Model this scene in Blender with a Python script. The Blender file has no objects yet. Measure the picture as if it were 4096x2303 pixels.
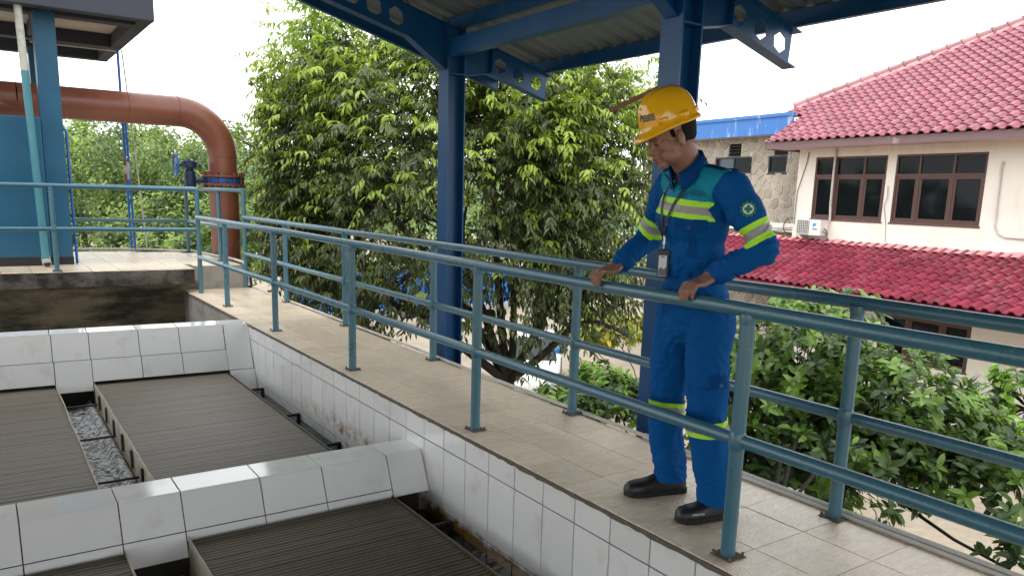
import bpy, bmesh, math, random
import numpy as np
from mathutils import Vector, Matrix, noise as mnoise
random.seed(7); rng = np.random.default_rng(11)
scn = bpy.context.scene
C = scn.collection
V = Vector
PI = math.pi

# ------------------------------------------------------------------ camera
CAM_H = 1.36
yaw, pitch, roll = 0.60383, 0.193082, 0.028948
fwd = V((math.sin(yaw)*math.cos(pitch), math.cos(yaw)*math.cos(pitch), -math.sin(pitch)))
rgt = V((math.cos(yaw), -math.sin(yaw), 0)); upv = rgt.cross(fwd)
R2 = rgt*math.cos(roll) + upv*math.sin(roll); U2 = upv*math.cos(roll) - rgt*math.sin(roll)
cam = bpy.data.cameras.new('camera'); camo = bpy.data.objects.new('camera', cam); C.objects.link(camo)
M = Matrix((R2, U2, -fwd)).transposed().to_4x4(); M.translation = V((0, 0, CAM_H))
camo.matrix_world = M
cam.sensor_width = 36; cam.lens = 36*3116.19/4096; cam.shift_y = (1388.7-1151.5)/4096
cam.clip_start = 0.05; cam.clip_end = 2000
scn.camera = camo

# ------------------------------------------------------------------ world, sun, exposure
SUN_EL, SUN_AZ = 62, 250            # elevation; direction the light comes from, degrees from +Y towards +X
world = bpy.data.worlds.new('World'); scn.world = world; world.use_nodes = True
wt = world.node_tree; wt.nodes.clear()
wo = wt.nodes.new('ShaderNodeOutputWorld'); bg = wt.nodes.new('ShaderNodeBackground')
sky = wt.nodes.new('ShaderNodeTexSky'); sky.sky_type = 'NISHITA'; sky.sun_disc = False
sky.sun_elevation = math.radians(SUN_EL); sky.sun_rotation = math.radians(SUN_AZ)
sky.air_density = 1.0; sky.dust_density = 2.0
tc = wt.nodes.new('ShaderNodeTexCoord'); ns = wt.nodes.new('ShaderNodeTexNoise')
ns.inputs['Scale'].default_value = 2.2; ns.inputs['Detail'].default_value = 5
mp = wt.nodes.new('ShaderNodeMapping'); mp.inputs['Scale'].default_value = (1, 1, 2.5)
ra = wt.nodes.new('ShaderNodeMapRange'); ra.inputs[1].default_value = 0.30; ra.inputs[2].default_value = 0.62
ra.inputs[3].default_value = 0.72; ra.inputs[4].default_value = 1.0
mx = wt.nodes.new('ShaderNodeMix'); mx.data_type = 'RGBA'
mx.inputs['B'].default_value = (24.0, 24.4, 24.8, 1)     # bright cloud cover
wt.links.new(tc.outputs['Generated'], mp.inputs[0]); wt.links.new(mp.outputs[0], ns.inputs['Vector'])
wt.links.new(ns.outputs[0], ra.inputs[0]); wt.links.new(ra.outputs[0], mx.inputs['Factor'])
wt.links.new(sky.outputs[0], mx.inputs['A']); wt.links.new(mx.outputs['Result'], bg.inputs[0])
bg.inputs[1].default_value = 0.1
wt.links.new(bg.outputs[0], wo.inputs[0])
sun = bpy.data.lights.new('sun', 'SUN'); sun.energy = 1.3; sun.angle = math.radians(12); sun.color = (1, .96, .88)
suno = bpy.data.objects.new('sun', sun); C.objects.link(suno)
a_, e_ = math.radians(SUN_AZ), math.radians(SUN_EL)
suno.rotation_euler = V((math.sin(a_)*math.cos(e_), math.cos(a_)*math.cos(e_), math.sin(e_))).to_track_quat('Z', 'Y').to_euler()
vs = scn.view_settings; vs.view_transform = 'Standard'; vs.look = 'None'; vs.exposure = 0.18; vs.gamma = 1; vs.use_curve_mapping = False
scn.cycles.max_bounces = 8; scn.cycles.diffuse_bounces = 4; scn.cycles.transparent_max_bounces = 8
scn.cycles.caustics_reflective = False; scn.cycles.caustics_refractive = False

# ------------------------------------------------------------------ materials
MATS = {}
def mat(name, col, rough=.5, metal=0, spec=.5, var=.12, vscale=6., bump=0, bscale=40., dirt=None, dscale=3., damt=.5,
        coat=0, detail=6, stretch=(1, 1, 1), rvar=.1, dlo=.52, dhi=.7, bdist=.01):
    """Principled with colour variation, optional second 'dirt' colour in noise patches and bump; world position coordinates."""
    m = bpy.data.materials.new(name); m.use_nodes = True; t = m.node_tree; N, L = t.nodes, t.links
    p = N['Principled BSDF']; p.inputs['Roughness'].default_value = rough; p.inputs['Metallic'].default_value = metal
    p.inputs['Specular IOR Level'].default_value = spec; p.inputs['Coat Weight'].default_value = coat
    p.inputs['Coat Roughness'].default_value = .12
    g = N.new('ShaderNodeNewGeometry'); mp = N.new('ShaderNodeMapping'); mp.inputs['Scale'].default_value = stretch
    L.new(g.outputs['Position'], mp.inputs[0])
    n1 = N.new('ShaderNodeTexNoise'); n1.inputs['Scale'].default_value = vscale; n1.inputs['Detail'].default_value = detail
    L.new(mp.outputs[0], n1.inputs['Vector'])
    c1 = N.new('ShaderNodeMix'); c1.data_type = 'RGBA'
    c1.inputs['A'].default_value = (*[max(0, c*(1-var)) for c in col], 1); c1.inputs['B'].default_value = (*[min(1, c*(1+var)) for c in col], 1)
    L.new(n1.outputs[0], c1.inputs['Factor']); out = c1.outputs['Result']
    if dirt is not None:
        n2 = N.new('ShaderNodeTexNoise'); n2.inputs['Scale'].default_value = dscale; n2.inputs['Detail'].default_value = 9; n2.inputs['Roughness'].default_value = .65
        L.new(mp.outputs[0], n2.inputs['Vector'])
        r = N.new('ShaderNodeMapRange'); r.inputs[1].default_value = dlo; r.inputs[2].default_value = dhi; r.inputs[4].default_value = damt
        L.new(n2.outputs[0], r.inputs[0])
        c2 = N.new('ShaderNodeMix'); c2.data_type = 'RGBA'; c2.inputs['B'].default_value = (*dirt, 1)
        L.new(r.outputs[0], c2.inputs['Factor']); L.new(out, c2.inputs['A']); out = c2.outputs['Result']
    L.new(out, p.inputs['Base Color'])
    rr = N.new('ShaderNodeMapRange'); rr.inputs[3].default_value = max(.02, rough-rvar); rr.inputs[4].default_value = min(1, rough+rvar)
    L.new(n1.outputs[0], rr.inputs[0]); L.new(rr.outputs[0], p.inputs['Roughness'])
    if bump:
        n3 = N.new('ShaderNodeTexNoise'); n3.inputs['Scale'].default_value = bscale; n3.inputs['Detail'].default_value = 5
        L.new(mp.outputs[0], n3.inputs['Vector'])
        b = N.new('ShaderNodeBump'); b.inputs['Strength'].default_value = bump; b.inputs['Distance'].default_value = bdist
        L.new(n3.outputs[0], b.inputs['Height']); L.new(b.outputs[0], p.inputs['Normal'])
    MATS[name] = m
    return m

def nodes(m): return m.node_tree.nodes, m.node_tree.links, m.node_tree.nodes['Principled BSDF']

mat('rail_paint', (.048, .150, .205), .30, spec=.65, var=.12, vscale=7, bump=.12, bscale=70, dirt=(.30, .37, .38), dscale=24, damt=.55, dlo=.655, dhi=.69)
mat('steel_blue', (.003, .064, .185), .34, spec=.35, var=.22, vscale=5, bump=.12, bscale=30, dirt=(.03, .10, .20), dscale=4, damt=.4, stretch=(1, 1, .35))
mat('roof_sheet', (.155, .195, .205), .5, metal=.2, var=.12, vscale=2.5, bump=.05, bscale=20, dirt=(.16, .175, .17), dscale=1.5, damt=.4)
mat('floor_tile', (.80, .66, .50), .18, spec=.8, var=.2, vscale=14, stretch=(1, 2.5, 1), bump=.95, bscale=42, bdist=.006, dirt=(.62, .50, .37), dscale=5, damt=.5, rvar=.1)
mat('grout', (.30, .245, .18), .9, var=.3, vscale=30)
mat('grout_dark', (.04, .035, .028), .9, var=.4, vscale=30)
mat('mortar_edge', (.13, .11, .085), .95, var=.5, vscale=60, bump=.8, bscale=90)
mat('concrete', (.30, .28, .25), .9, var=.25, vscale=4, bump=.4, bscale=30, dirt=(.09, .085, .07), dscale=2.2, damt=.8)
mat('concrete_pale', (.50, .47, .42), .9, var=.2, vscale=5, bump=.3, bscale=25, dirt=(.24, .2, .15), dscale=7, damt=.7, stretch=(.6, 3, 1))
mat('shelter_paint', (.032, .036, .055), .7, var=.15, vscale=3, bump=.2, bscale=20)
mat('column_paint', (.005, .088, .172), .5, var=.18, vscale=3, bump=.25, bscale=14, dirt=(.015, .13, .22), dscale=2, damt=.5)
mat('plinth_black', (.02, .02, .022), .8, var=.4, vscale=9)
mat('pipe_red', (.235, .080, .048), .34, var=.2, vscale=4, bump=.1, bscale=25, dirt=(.17, .055, .036), dscale=2.5, damt=.55)
mat('bolt_red', (.2, .06, .035), .6, var=.3, vscale=20)
mat('valve_blue', (.012, .03, .075), .35, var=.3, vscale=9, bump=.15)
mat('wheel_blue', (.02, .13, .45), .35)
mat('pvc_grey', (.46, .45, .40), .55, var=.2, vscale=8, dirt=(.2, .19, .16), dscale=10, damt=.7)
mat('pvc_teal', (.06, .22, .27), .5, var=.25, vscale=9, stretch=(1, 1, .2), dirt=(.13, .31, .35), dscale=7, damt=.5)
mat('conduit', (.55, .53, .48), .5, var=.15, vscale=8, dirt=(.25, .23, .2), dscale=6, damt=.5)
mat('rod_dark', (.02, .018, .016), .5, var=.4, vscale=20)
mat('rod_rust', (.12, .07, .045), .7, var=.4, vscale=25)
mat('rust_pipe', (.25, .10, .05), .8, var=.4, vscale=25, bump=.3)
mat('weir_plate', (.46, .41, .33), .6, var=.25, vscale=8, dirt=(.10, .07, .04), dscale=9, damt=.7)
mat('cream_wall', (.84, .80, .71), .85, var=.05, vscale=1.5, dirt=(.58, .53, .44), dscale=2.2, damt=.45, stretch=(1, 1, .3), dlo=.5, dhi=.72, bump=.06, bscale=60)
mat('flashing', (.62, .27, .28), .8, var=.18, vscale=5, bump=.5, bscale=14)
mat('roof_tile_pink', (.26, .068, .096), .33, var=.16, vscale=5, dirt=(.42, .21, .225), dscale=1.6, damt=.5, rvar=.12)
mat('ridge_cap', (.34, .16, .165), .5, var=.2, vscale=6, dirt=(.2, .09, .09), dscale=3, damt=.5)
mat('roof_tile_red', (.215, .027, .052), .33, var=.16, vscale=5, dirt=(.29, .09, .11), dscale=1.1, damt=.7, rvar=.12)
mat('fascia_brown', (.16, .10, .10), .6, var=.2, vscale=4, dirt=(.4, .33, .32), dscale=3, damt=.6, dlo=.62, dhi=.68)
mat('soffit', (.62, .58, .52), .9)
mat('frame_brown', (.085, .038, .03), .5, var=.25, vscale=6, stretch=(1, 1, .3))
mat('frame_black', (.018, .016, .016), .5)
mat('room_dark', (.02, .02, .022), .9)
mat('blind', (.25, .26, .28), .8)
mat('parapet_blue', (.045, .17, .48), .6, var=.1, vscale=3, dirt=(.42, .5, .66), dscale=4.5, damt=.85, stretch=(1, 1, .18), dlo=.56, dhi=.66)
mat('stone', (.33, .29, .235), .85, var=.35, vscale=1.6, bump=.5, bscale=22, dirt=(.18, .16, .135), dscale=1.1, damt=.75)
mat('mortar', (.50, .46, .39), .95, var=.15, vscale=5)
mat('ac_white', (.74, .73, .68), .5, var=.05)
mat('ac_dark', (.10, .11, .11), .6)
mat('logo_blue', (.03, .28, .62), .5)
mat('cable_black', (.02, .02, .02), .6)
mat('cable_grey', (.3, .3, .3), .6)
mat('ground_soil', (.30, .25, .19), .95, var=.3, vscale=7, bump=.8, bscale=18, dirt=(.20, .175, .12), dscale=.5, damt=.8, detail=10)
mat('hill_green', (.09, .15, .05), .9, var=.6, vscale=.5, bump=1, bscale=.6, bdist=1.5)
mat('bark', (.030, .025, .020), .9, var=.4, vscale=6, bump=.7, bscale=24)
mat('bark_pale', (.16, .13, .10), .9, var=.3, vscale=10, bump=.4)
mat('fence_blue', (.012, .17, .62), .5, var=.1)
mat('scooter_grey', (.10, .10, .105), .35, coat=.3)
mat('scooter_black', (.015, .015, .016), .5)
mat('tail_red', (.5, .02, .03), .3)
mat('plate_white', (.7, .7, .7), .5)
mat('car_white', (.78, .79, .8), .25, coat=.6, var=.03)
mat('car_glass', (.01, .012, .015), .05)
mat('tyre', (.02, .02, .02), .85)
mat('yellow_plastic', (.75, .45, .02), .5)
mat('blue_plastic', (.02, .22, .75), .5)
mat('slab_grey', (.35, .36, .36), .9)
mat('skin', (.29, .148, .098), .48, var=.12, vscale=40, bump=.06, bscale=160)
mat('lip', (.21, .075, .06), .4)
mat('hair', (.008, .007, .007), .75, spec=.2, bump=.6, bscale=220)
mat('cloth_blue', (.001, .082, .285), .75, spec=.12, var=.04, vscale=7, bump=.22, bscale=26, bdist=.012)
mat('cloth_teal', (.008, .27, .39), .75, spec=.15, var=.1, vscale=7, bump=.2, bscale=26, bdist=.012)
mat('cloth_navy', (.001, .055, .21), .75, spec=.12, var=.1, vscale=9, bump=.15, bscale=26)
mat('neon', (.46, .92, .03), .55, var=.04); mat('silver_tape', (.33, .33, .32), .4, var=.1)
mat('stitch', (.002, .05, .2), .6)
mat('button', (.03, .12, .32), .35)
mat('helmet', (.86, .455, .006), .16, var=.02, coat=.5, rvar=.03)
mat('logo_grey', (.10, .115, .13), .5); mat('logo_navy', (.01, .07, .2), .6); mat('logo_white', (.75, .78, .78), .6); mat('badge_green', (.01, .20, .10), .6)
mat('strap_black', (.012, .012, .013), .5); mat('metal', (.5, .5, .5), .3, metal=1)
mat('card_white', (.55, .57, .62), .3); mat('card_blue', (.06, .09, .14), .4)
mat('shoe', (.013, .012, .012), .42, var=.3, vscale=30, bump=.15, bscale=70); mat('sole', (.012, .011, .010), .75)

# white glazed tile with rust bloom close above the water line
m = mat('white_tile', (.78, .785, .77), .07, spec=.85, var=.035, vscale=2.5, dirt=(.42, .38, .32), dscale=5, damt=.5, rvar=.05, dlo=.55, dhi=.8)
N, L, p = nodes(m)
g = N.new('ShaderNodeNewGeometry'); sx = N.new('ShaderNodeSeparateXYZ'); L.new(g.outputs['Position'], sx.inputs[0])
ng = N.new('ShaderNodeTexNoise'); ng.inputs['Scale'].default_value = 9; ng.inputs['Detail'].default_value = 8; ng.inputs['Roughness'].default_value = .7
L.new(g.outputs['Position'], ng.inputs['Vector'])
def mth(op, a, b=None, clamp=False):
    n = N.new('ShaderNodeMath'); n.operation = op; n.use_clamp = clamp
    for i, v in enumerate((a, b)):
        if v is None: continue
        if isinstance(v, (int, float)): n.inputs[i].default_value = v
        else: L.new(v, n.inputs[i])
    return n.outputs[0]
zj = mth('ADD', sx.outputs[2], mth('MULTIPLY', mth('SUBTRACT', ng.outputs[0], .5), .16))
band = N.new('ShaderNodeMapRange'); band.inputs[1].default_value = -.34; band.inputs[2].default_value = -.42; L.new(zj, band.inputs[0])
band2 = N.new('ShaderNodeMapRange'); band2.inputs[1].default_value = -.50; band2.inputs[2].default_value = -.46; L.new(zj, band2.inputs[0])
deep = N.new('ShaderNodeMapRange'); deep.inputs[1].default_value = -.53; deep.inputs[2].default_value = -.57; L.new(zj, deep.inputs[0])
side = N.new('ShaderNodeMapRange'); side.inputs[1].default_value = 2.05; side.inputs[2].default_value = 2.15; L.new(sx.outputs[0], side.inputs[0])
spk = N.new('ShaderNodeMapRange'); spk.inputs[1].default_value = .42; spk.inputs[2].default_value = .62; L.new(ng.outputs[0], spk.inputs[0])
yb = N.new('ShaderNodeMapRange'); yb.inputs[1].default_value = 6.9; yb.inputs[2].default_value = 5.6; L.new(sx.outputs[1], yb.inputs[0])
yc = N.new('ShaderNodeMapRange'); yc.inputs[1].default_value = 4.2; yc.inputs[2].default_value = 4.45; L.new(sx.outputs[1], yc.inputs[0])
f1 = mth('MULTIPLY', mth('MULTIPLY', mth('MULTIPLY', band.outputs[0], band2.outputs[0]), mth('MULTIPLY', yb.outputs[0], yc.outputs[0])), mth('MULTIPLY', side.outputs[0], spk.outputs[0]), True)
yd = N.new('ShaderNodeMapRange'); yd.inputs[1].default_value = 4.25; yd.inputs[2].default_value = 4.1; L.new(sx.outputs[1], yd.inputs[0])
f2 = mth('MULTIPLY', mth('MULTIPLY', deep.outputs[0], yd.outputs[0]), side.outputs[0], True)
old = p.inputs['Base Color'].links[0].from_socket
cA = N.new('ShaderNodeMix'); cA.data_type = 'RGBA'; cA.inputs['B'].default_value = (.30, .19, .09, 1); L.new(f1, cA.inputs['Factor']); L.new(old, cA.inputs['A'])
cB = N.new('ShaderNodeMix'); cB.data_type = 'RGBA'; cB.inputs['B'].default_value = (.25, .14, .035, 1); L.new(f2, cB.inputs['Factor']); L.new(cA.outputs['Result'], cB.inputs['A'])
L.new(cB.outputs['Result'], p.inputs['Base Color'])

# every tile and stone a little different from its neighbours
def vary(name, lo, hi):
    m = MATS[name]; N, L, p = nodes(m); oi = N.new('ShaderNodeObjectInfo'); r = N.new('ShaderNodeMapRange'); r.inputs[3].default_value = lo; r.inputs[4].default_value = hi
    L.new(oi.outputs['Random'], r.inputs[0]); h = N.new('ShaderNodeHueSaturation'); L.new(r.outputs[0], h.inputs['Value']); L.new(p.inputs['Base Color'].links[0].from_socket, h.inputs['Color']); L.new(h.outputs[0], p.inputs['Base Color'])
for a_, b_, c_ in (('roof_tile_pink', .78, 1.2), ('roof_tile_red', .72, 1.2), ('stone', .82, 1.16), ('floor_tile', .9, 1.06), ('white_tile', .95, 1.03), ('ridge_cap', .75, 1.2)): vary(a_, b_, c_)
# settler blades: brown-grey, with the gap shade painted dark below the lips
mat('blade', (.072, .056, .036), .42, var=.3, vscale=5, stretch=(1, 4, 1), dirt=(.045, .034, .022), dscale=2.2, damt=.7)
mat('blade_edge', (.30, .25, .18), .5, var=.3, vscale=12); mat('blade_gap_shade', (.018, .014, .009), .6, var=.4, vscale=9)
# tank wall with blotchy dark growth
mat('tank_stain', (.28, .22, .13), .9, var=.25, vscale=3, bump=.3, bscale=20, dirt=(.03, .027, .02), dscale=2.4, damt=.95, stretch=(.5, 1, 1.6), dlo=.42, dhi=.62)
mat('slab_edge', (.14, .12, .10), .95, var=.5, vscale=7, bump=.7, bscale=30, dirt=(.02, .018, .018), dscale=3, damt=.95, dlo=.42, dhi=.6)
# water
def water(name, col, scale, strength, rough=.04, stretch=(1, 1, 1), dist=.03):
    m = mat(name, col, rough, var=.15, vscale=3, rvar=.02, spec=.6); N, L, p = nodes(m)
    g = N.new('ShaderNodeNewGeometry'); mp = N.new('ShaderNodeMapping'); mp.inputs['Scale'].default_value = stretch; L.new(g.outputs['Position'], mp.inputs[0])
    n = N.new('ShaderNodeTexNoise'); n.inputs['Scale'].default_value = scale; n.inputs['Detail'].default_value = 4; n.inputs['Distortion'].default_value = .6
    L.new(mp.outputs[0], n.inputs['Vector']); b = N.new('ShaderNodeBump'); b.inputs['Strength'].default_value = strength; b.inputs['Distance'].default_value = dist
    L.new(n.outputs[0], b.inputs['Height']); L.new(b.outputs[0], p.inputs['Normal'])
water('water_still', (.012, .012, .01), 10, .15)
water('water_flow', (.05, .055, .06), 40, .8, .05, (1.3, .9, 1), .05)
m = MATS['water_flow']; N, L, p = nodes(m)      # sky glints on the ripples, painted in as white patches
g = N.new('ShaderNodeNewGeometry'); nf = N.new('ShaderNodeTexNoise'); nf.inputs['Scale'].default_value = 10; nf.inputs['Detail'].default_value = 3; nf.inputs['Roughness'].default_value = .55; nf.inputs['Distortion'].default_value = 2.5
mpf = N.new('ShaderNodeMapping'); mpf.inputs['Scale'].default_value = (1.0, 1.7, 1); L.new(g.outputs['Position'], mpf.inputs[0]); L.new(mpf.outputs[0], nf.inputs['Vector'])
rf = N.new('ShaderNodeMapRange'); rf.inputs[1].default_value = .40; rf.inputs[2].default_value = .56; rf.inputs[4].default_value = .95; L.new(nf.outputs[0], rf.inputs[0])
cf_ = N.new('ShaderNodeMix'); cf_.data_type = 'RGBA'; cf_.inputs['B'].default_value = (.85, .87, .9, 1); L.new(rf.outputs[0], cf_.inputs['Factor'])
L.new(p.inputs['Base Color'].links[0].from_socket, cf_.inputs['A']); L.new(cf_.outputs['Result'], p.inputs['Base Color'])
water('water_dark', (.004, .004, .004), 6, .1)
# panes: tinted glass, dim see-through
m = bpy.data.materials.new('pane_glass'); m.use_nodes = True; N, L, p = nodes(m); MATS['pane_glass'] = m
p.inputs['Base Color'].default_value = (.012, .016, .018, 1); p.inputs['Roughness'].default_value = .04; p.inputs['Specular IOR Level'].default_value = .22
tr = N.new('ShaderNodeBsdfTransparent'); tr.inputs[0].default_value = (.45, .5, .55, 1); ms = N.new('ShaderNodeMixShader'); ms.inputs[0].default_value = .55
L.new(tr.outputs[0], ms.inputs[1]); L.new(p.outputs[0], ms.inputs[2]); L.new(ms.outputs[0], N['Material Output'].inputs[0])

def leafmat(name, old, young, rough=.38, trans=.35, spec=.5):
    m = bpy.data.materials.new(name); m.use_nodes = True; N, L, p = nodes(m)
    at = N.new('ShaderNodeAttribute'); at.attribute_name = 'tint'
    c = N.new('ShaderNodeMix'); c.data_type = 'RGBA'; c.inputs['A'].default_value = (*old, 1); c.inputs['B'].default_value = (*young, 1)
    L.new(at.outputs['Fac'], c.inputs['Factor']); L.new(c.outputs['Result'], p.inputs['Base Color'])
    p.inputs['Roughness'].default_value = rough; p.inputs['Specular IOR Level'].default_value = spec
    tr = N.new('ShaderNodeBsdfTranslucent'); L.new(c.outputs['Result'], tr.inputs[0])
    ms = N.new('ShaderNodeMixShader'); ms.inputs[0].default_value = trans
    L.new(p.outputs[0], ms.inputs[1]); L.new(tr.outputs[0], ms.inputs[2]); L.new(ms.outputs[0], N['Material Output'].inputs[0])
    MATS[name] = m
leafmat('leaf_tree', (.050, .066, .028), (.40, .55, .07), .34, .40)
leafmat('leaf_shrub', (.058, .105, .036), (.33, .56, .085), .32, .4)
leafmat('leaf_far', (.05, .10, .025), (.36, .50, .11), .5)
leafmat('leaf_yellow', (.20, .26, .03), (.45, .42, .04), .5)

# ------------------------------------------------------------------ geometry helpers
class MB:
    def __init__(s): s.v = []; s.f = []; s.m = []
    def add(s, vs, fs, mi=0):
        o = len(s.v); s.v += [tuple(v) for v in vs]; s.f += [tuple(i+o for i in f) for f in fs]; s.m += [mi]*len(fs); return s
    def hexa(s, p, mi=0):   # 8 corners: bottom 0-3 ccw, top 4-7 ccw
        return s.add(p, [(3, 2, 1, 0), (4, 5, 6, 7), (0, 1, 5, 4), (1, 2, 6, 5), (2, 3, 7, 6), (3, 0, 4, 7)], mi)
    def box(s, x0, x1, y0, y1, z0, z1, mi=0):
        return s.hexa([(x0, y0, z0), (x1, y0, z0), (x1, y1, z0), (x0, y1, z0), (x0, y0, z1), (x1, y0, z1), (x1, y1, z1), (x0, y1, z1)], mi)
    def bevbox(s, x0, x1, y0, y1, z0, z1, b=.01, mi=0):
        bm = bmesh.new(); bmesh.ops.create_cube(bm, size=1)
        for v in bm.verts: v.co = V(((x0+x1)/2+v.co.x*(x1-x0), (y0+y1)/2+v.co.y*(y1-y0), (z0+z1)/2+v.co.z*(z1-z0)))
        bmesh.ops.bevel(bm, geom=bm.edges[:], offset=b, segments=2, affect='EDGES', profile=.6)
        return s.bm(bm, mi)
    def bm(s, bm, mi=0):
        bm.verts.index_update(); s.add([v.co.copy() for v in bm.verts], [[v.index for v in f.verts] for f in bm.faces], mi); bm.free(); return s
    def obox(s, o, ux, uy, un, w, h, t, b=0, mi=0):   # oriented slab centred on o; outer face +un, bevelled towards it
        o, ux, uy, un = V(o), V(ux), V(uy), V(un)
        P = [o+ux*a*w/2+uy*c*h/2-un*t/2 for a, c in ((-1, -1), (1, -1), (1, 1), (-1, 1))]
        if b:
            Q = [o+ux*a*w/2+uy*c*h/2+un*(t/2-b) for a, c in ((-1, -1), (1, -1), (1, 1), (-1, 1))]
            T = [o+ux*a*(w/2-b)+uy*c*(h/2-b)+un*t/2 for a, c in ((-1, -1), (1, -1), (1, 1), (-1, 1))]
            fs = [(3, 2, 1, 0), (8, 9, 10, 11)]
            for k in (0, 4):
                for i in range(4): j = (i+1) % 4; fs.append((k+i, k+j, k+4+j, k+4+i))
            return s.add(P+Q+T, fs, mi)
        return s.hexa(P+[q+un*t for q in P], mi)
    def tube(s, pts, r, n=12, cap=True, mi=0):
        pts = [V(p) for p in pts]; rs = r if isinstance(r, (list, tuple)) else [r]*len(pts)
        d = [(pts[min(i+1, len(pts)-1)]-pts[max(i-1, 0)]).normalized() for i in range(len(pts))]
        a = d[0].orthogonal().normalized(); rings = []
        for i, pnt in enumerate(pts):
            a = (a-d[i]*a.dot(d[i])).normalized(); b = d[i].cross(a)
            rings.append([pnt+(a*math.cos(2*PI*k/n)+b*math.sin(2*PI*k/n))*rs[i] for k in range(n)])
        vs = [v for rg in rings for v in rg]; fs = []
        for i in range(len(pts)-1):
            for k in range(n): j = (k+1) % n; fs.append((i*n+k, i*n+j, (i+1)*n+j, (i+1)*n+k))
        if cap: fs += [tuple(range(n-1, -1, -1)), tuple((len(pts)-1)*n+k for k in range(n))]
        return s.add(vs, fs, mi)
    def lathe(s, o, ax, prof, n=24, mi=0):   # prof: (distance along axis, radius)
        o, ax = V(o), V(ax).normalized(); a = ax.orthogonal().normalized(); b = ax.cross(a); vs = []; fs = []
        for h, r in prof: vs += [o+ax*h+(a*math.cos(2*PI*k/n)+b*math.sin(2*PI*k/n))*r for k in range(n)]
        for i in range(len(prof)-1):
            for k in range(n): j = (k+1) % n; fs.append((i*n+k, i*n+j, (i+1)*n+j, (i+1)*n+k))
        fs += [tuple(range(n-1, -1, -1)), tuple((len(prof)-1)*n+k for k in range(n))]
        return s.add(vs, fs, mi)
    def prism(s, poly, d, mi=0):   # planar polygon extruded by vector d
        poly = [V(q) for q in poly]; d = V(d); n = len(poly)
        return s.add(poly+[q+d for q in poly], [tuple(range(n-1, -1, -1)), tuple(range(n, 2*n))]+[(i, (i+1) % n, n+(i+1) % n, n+i) for i in range(n)], mi)
    def ring(s, inner, outer, d, mi=0):   # plate with a hole
        n = len(inner); I, O = [V(q) for q in inner], [V(q) for q in outer]; d = V(d); fs = []
        for i in range(n):
            j = (i+1) % n
            fs += [(i, j, n+j, n+i), (2*n+i, 3*n+i, 3*n+j, 2*n+j), (i, 2*n+i, 2*n+j, j)]
        return s.add(I+O+[q+d for q in I]+[q+d for q in O], fs, mi)
    def ell(s, c, r, rot=None, n=16, k=10, mi=0):
        bm = bmesh.new(); bmesh.ops.create_uvsphere(bm, u_segments=n, v_segments=k, radius=1)
        X = Matrix.Translation(V(c)) @ (rot.to_4x4() if rot else Matrix.Identity(4)) @ Matrix.Diagonal((*r, 1))
        bm.transform(X); return s.bm(bm, mi)
    def mesh(s, name, mats, smooth=False):
        me = bpy.data.meshes.new(name); me.from_pydata(s.v, [], s.f); me.validate(clean_customdata=False)
        bm = bmesh.new(); bm.from_mesh(me); bmesh.ops.recalc_face_normals(bm, faces=bm.faces); bm.to_mesh(me); bm.free()
        for k in (mats if isinstance(mats, (list, tuple)) else [mats]): me.materials.append(MATS[k])
        if len(s.m) == len(me.polygons) and any(s.m): me.polygons.foreach_set('material_index', s.m)
        if smooth:
            me.polygons.foreach_set('use_smooth', [True]*len(me.polygons))
            if smooth != 'all': me.set_sharp_from_angle(angle=math.radians(smooth if isinstance(smooth, (int, float)) and smooth > 1 else 40))
        return me
    def build(s, name, mats, parent=None, smooth=False):
        return link(name, s.mesh(name, mats, smooth), parent)

def link(name, me, parent=None, mw=None):
    o = bpy.data.objects.new(name, me); C.objects.link(o)
    if mw is not None: o.matrix_basis = mw
    if parent is not None:
        o.parent = parent; o.matrix_parent_inverse = wm(parent).inverted()
    return o
def wm(o):
    m = o.matrix_basis.copy()
    if o.parent: m = wm(o.parent) @ o.matrix_parent_inverse @ m
    return m
def tag(o, label, cat=None, group=None, kind=None):
    if label: o['label'] = label
    if cat: o['category'] = cat
    if group: o['group'] = group
    if kind: o['kind'] = kind
    return o
def thing(name, loc, label, cat, group=None):
    o = bpy.data.objects.new(name, None); C.objects.link(o); o.location = loc; o.matrix_basis = Matrix.Translation(V(loc))
    o.empty_display_size = .1
    return tag(o, label, cat, group)
def struct(name, mb, mats, smooth=False):
    o = mb.build(name, mats, None, smooth); o['kind'] = 'structure'; return o

_tiles = {}
def tile(name, parent, w, h, t, o, ux, uy, un, m, b=.0025):
    """a tile w x h x t whose outer face is centred on o"""
    key = (round(w, 4), round(h, 4), round(t, 4), m)
    if key not in _tiles: _tiles[key] = MB().obox((0, 0, 0), (1, 0, 0), (0, 1, 0), (0, 0, 1), w, h, t, b).mesh(name, m)
    ux, uy, un = V(ux).normalized(), V(uy).normalized(), V(un).normalized()
    X = Matrix((ux, uy, un)).transposed().to_4x4(); X.translation = V(o)-un*t/2
    return link(name, _tiles[key], parent, X)
G = -4.3   # yard level

# ------------------------------------------------------------------ ground and far slope
gmb = MB(); gmb.add([(-400, -300, G), (400, -300, G), (400, 700, G), (-400, 700, G)], [(0, 1, 2, 3)])
struct('ground', gmb, 'ground_soil')
hm = MB(); pts = []; nx, ny = 40, 14
for j in range(ny):
    for i in range(nx):
        x = -120+240*i/(nx-1); y = 95+90*j/(ny-1)
        pts.append((x, y, G-1+(j/(ny-1))**.7*19*(.75+.4*mnoise.noise(V((x*.03, y*.02, 3))))))
hm.add(pts, [(j*nx+i, j*nx+i+1, (j+1)*nx+i+1, (j+1)*nx+i) for j in range(ny-1) for i in range(nx-1)])
struct('hills', hm, 'hill_green', 'all')

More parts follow.
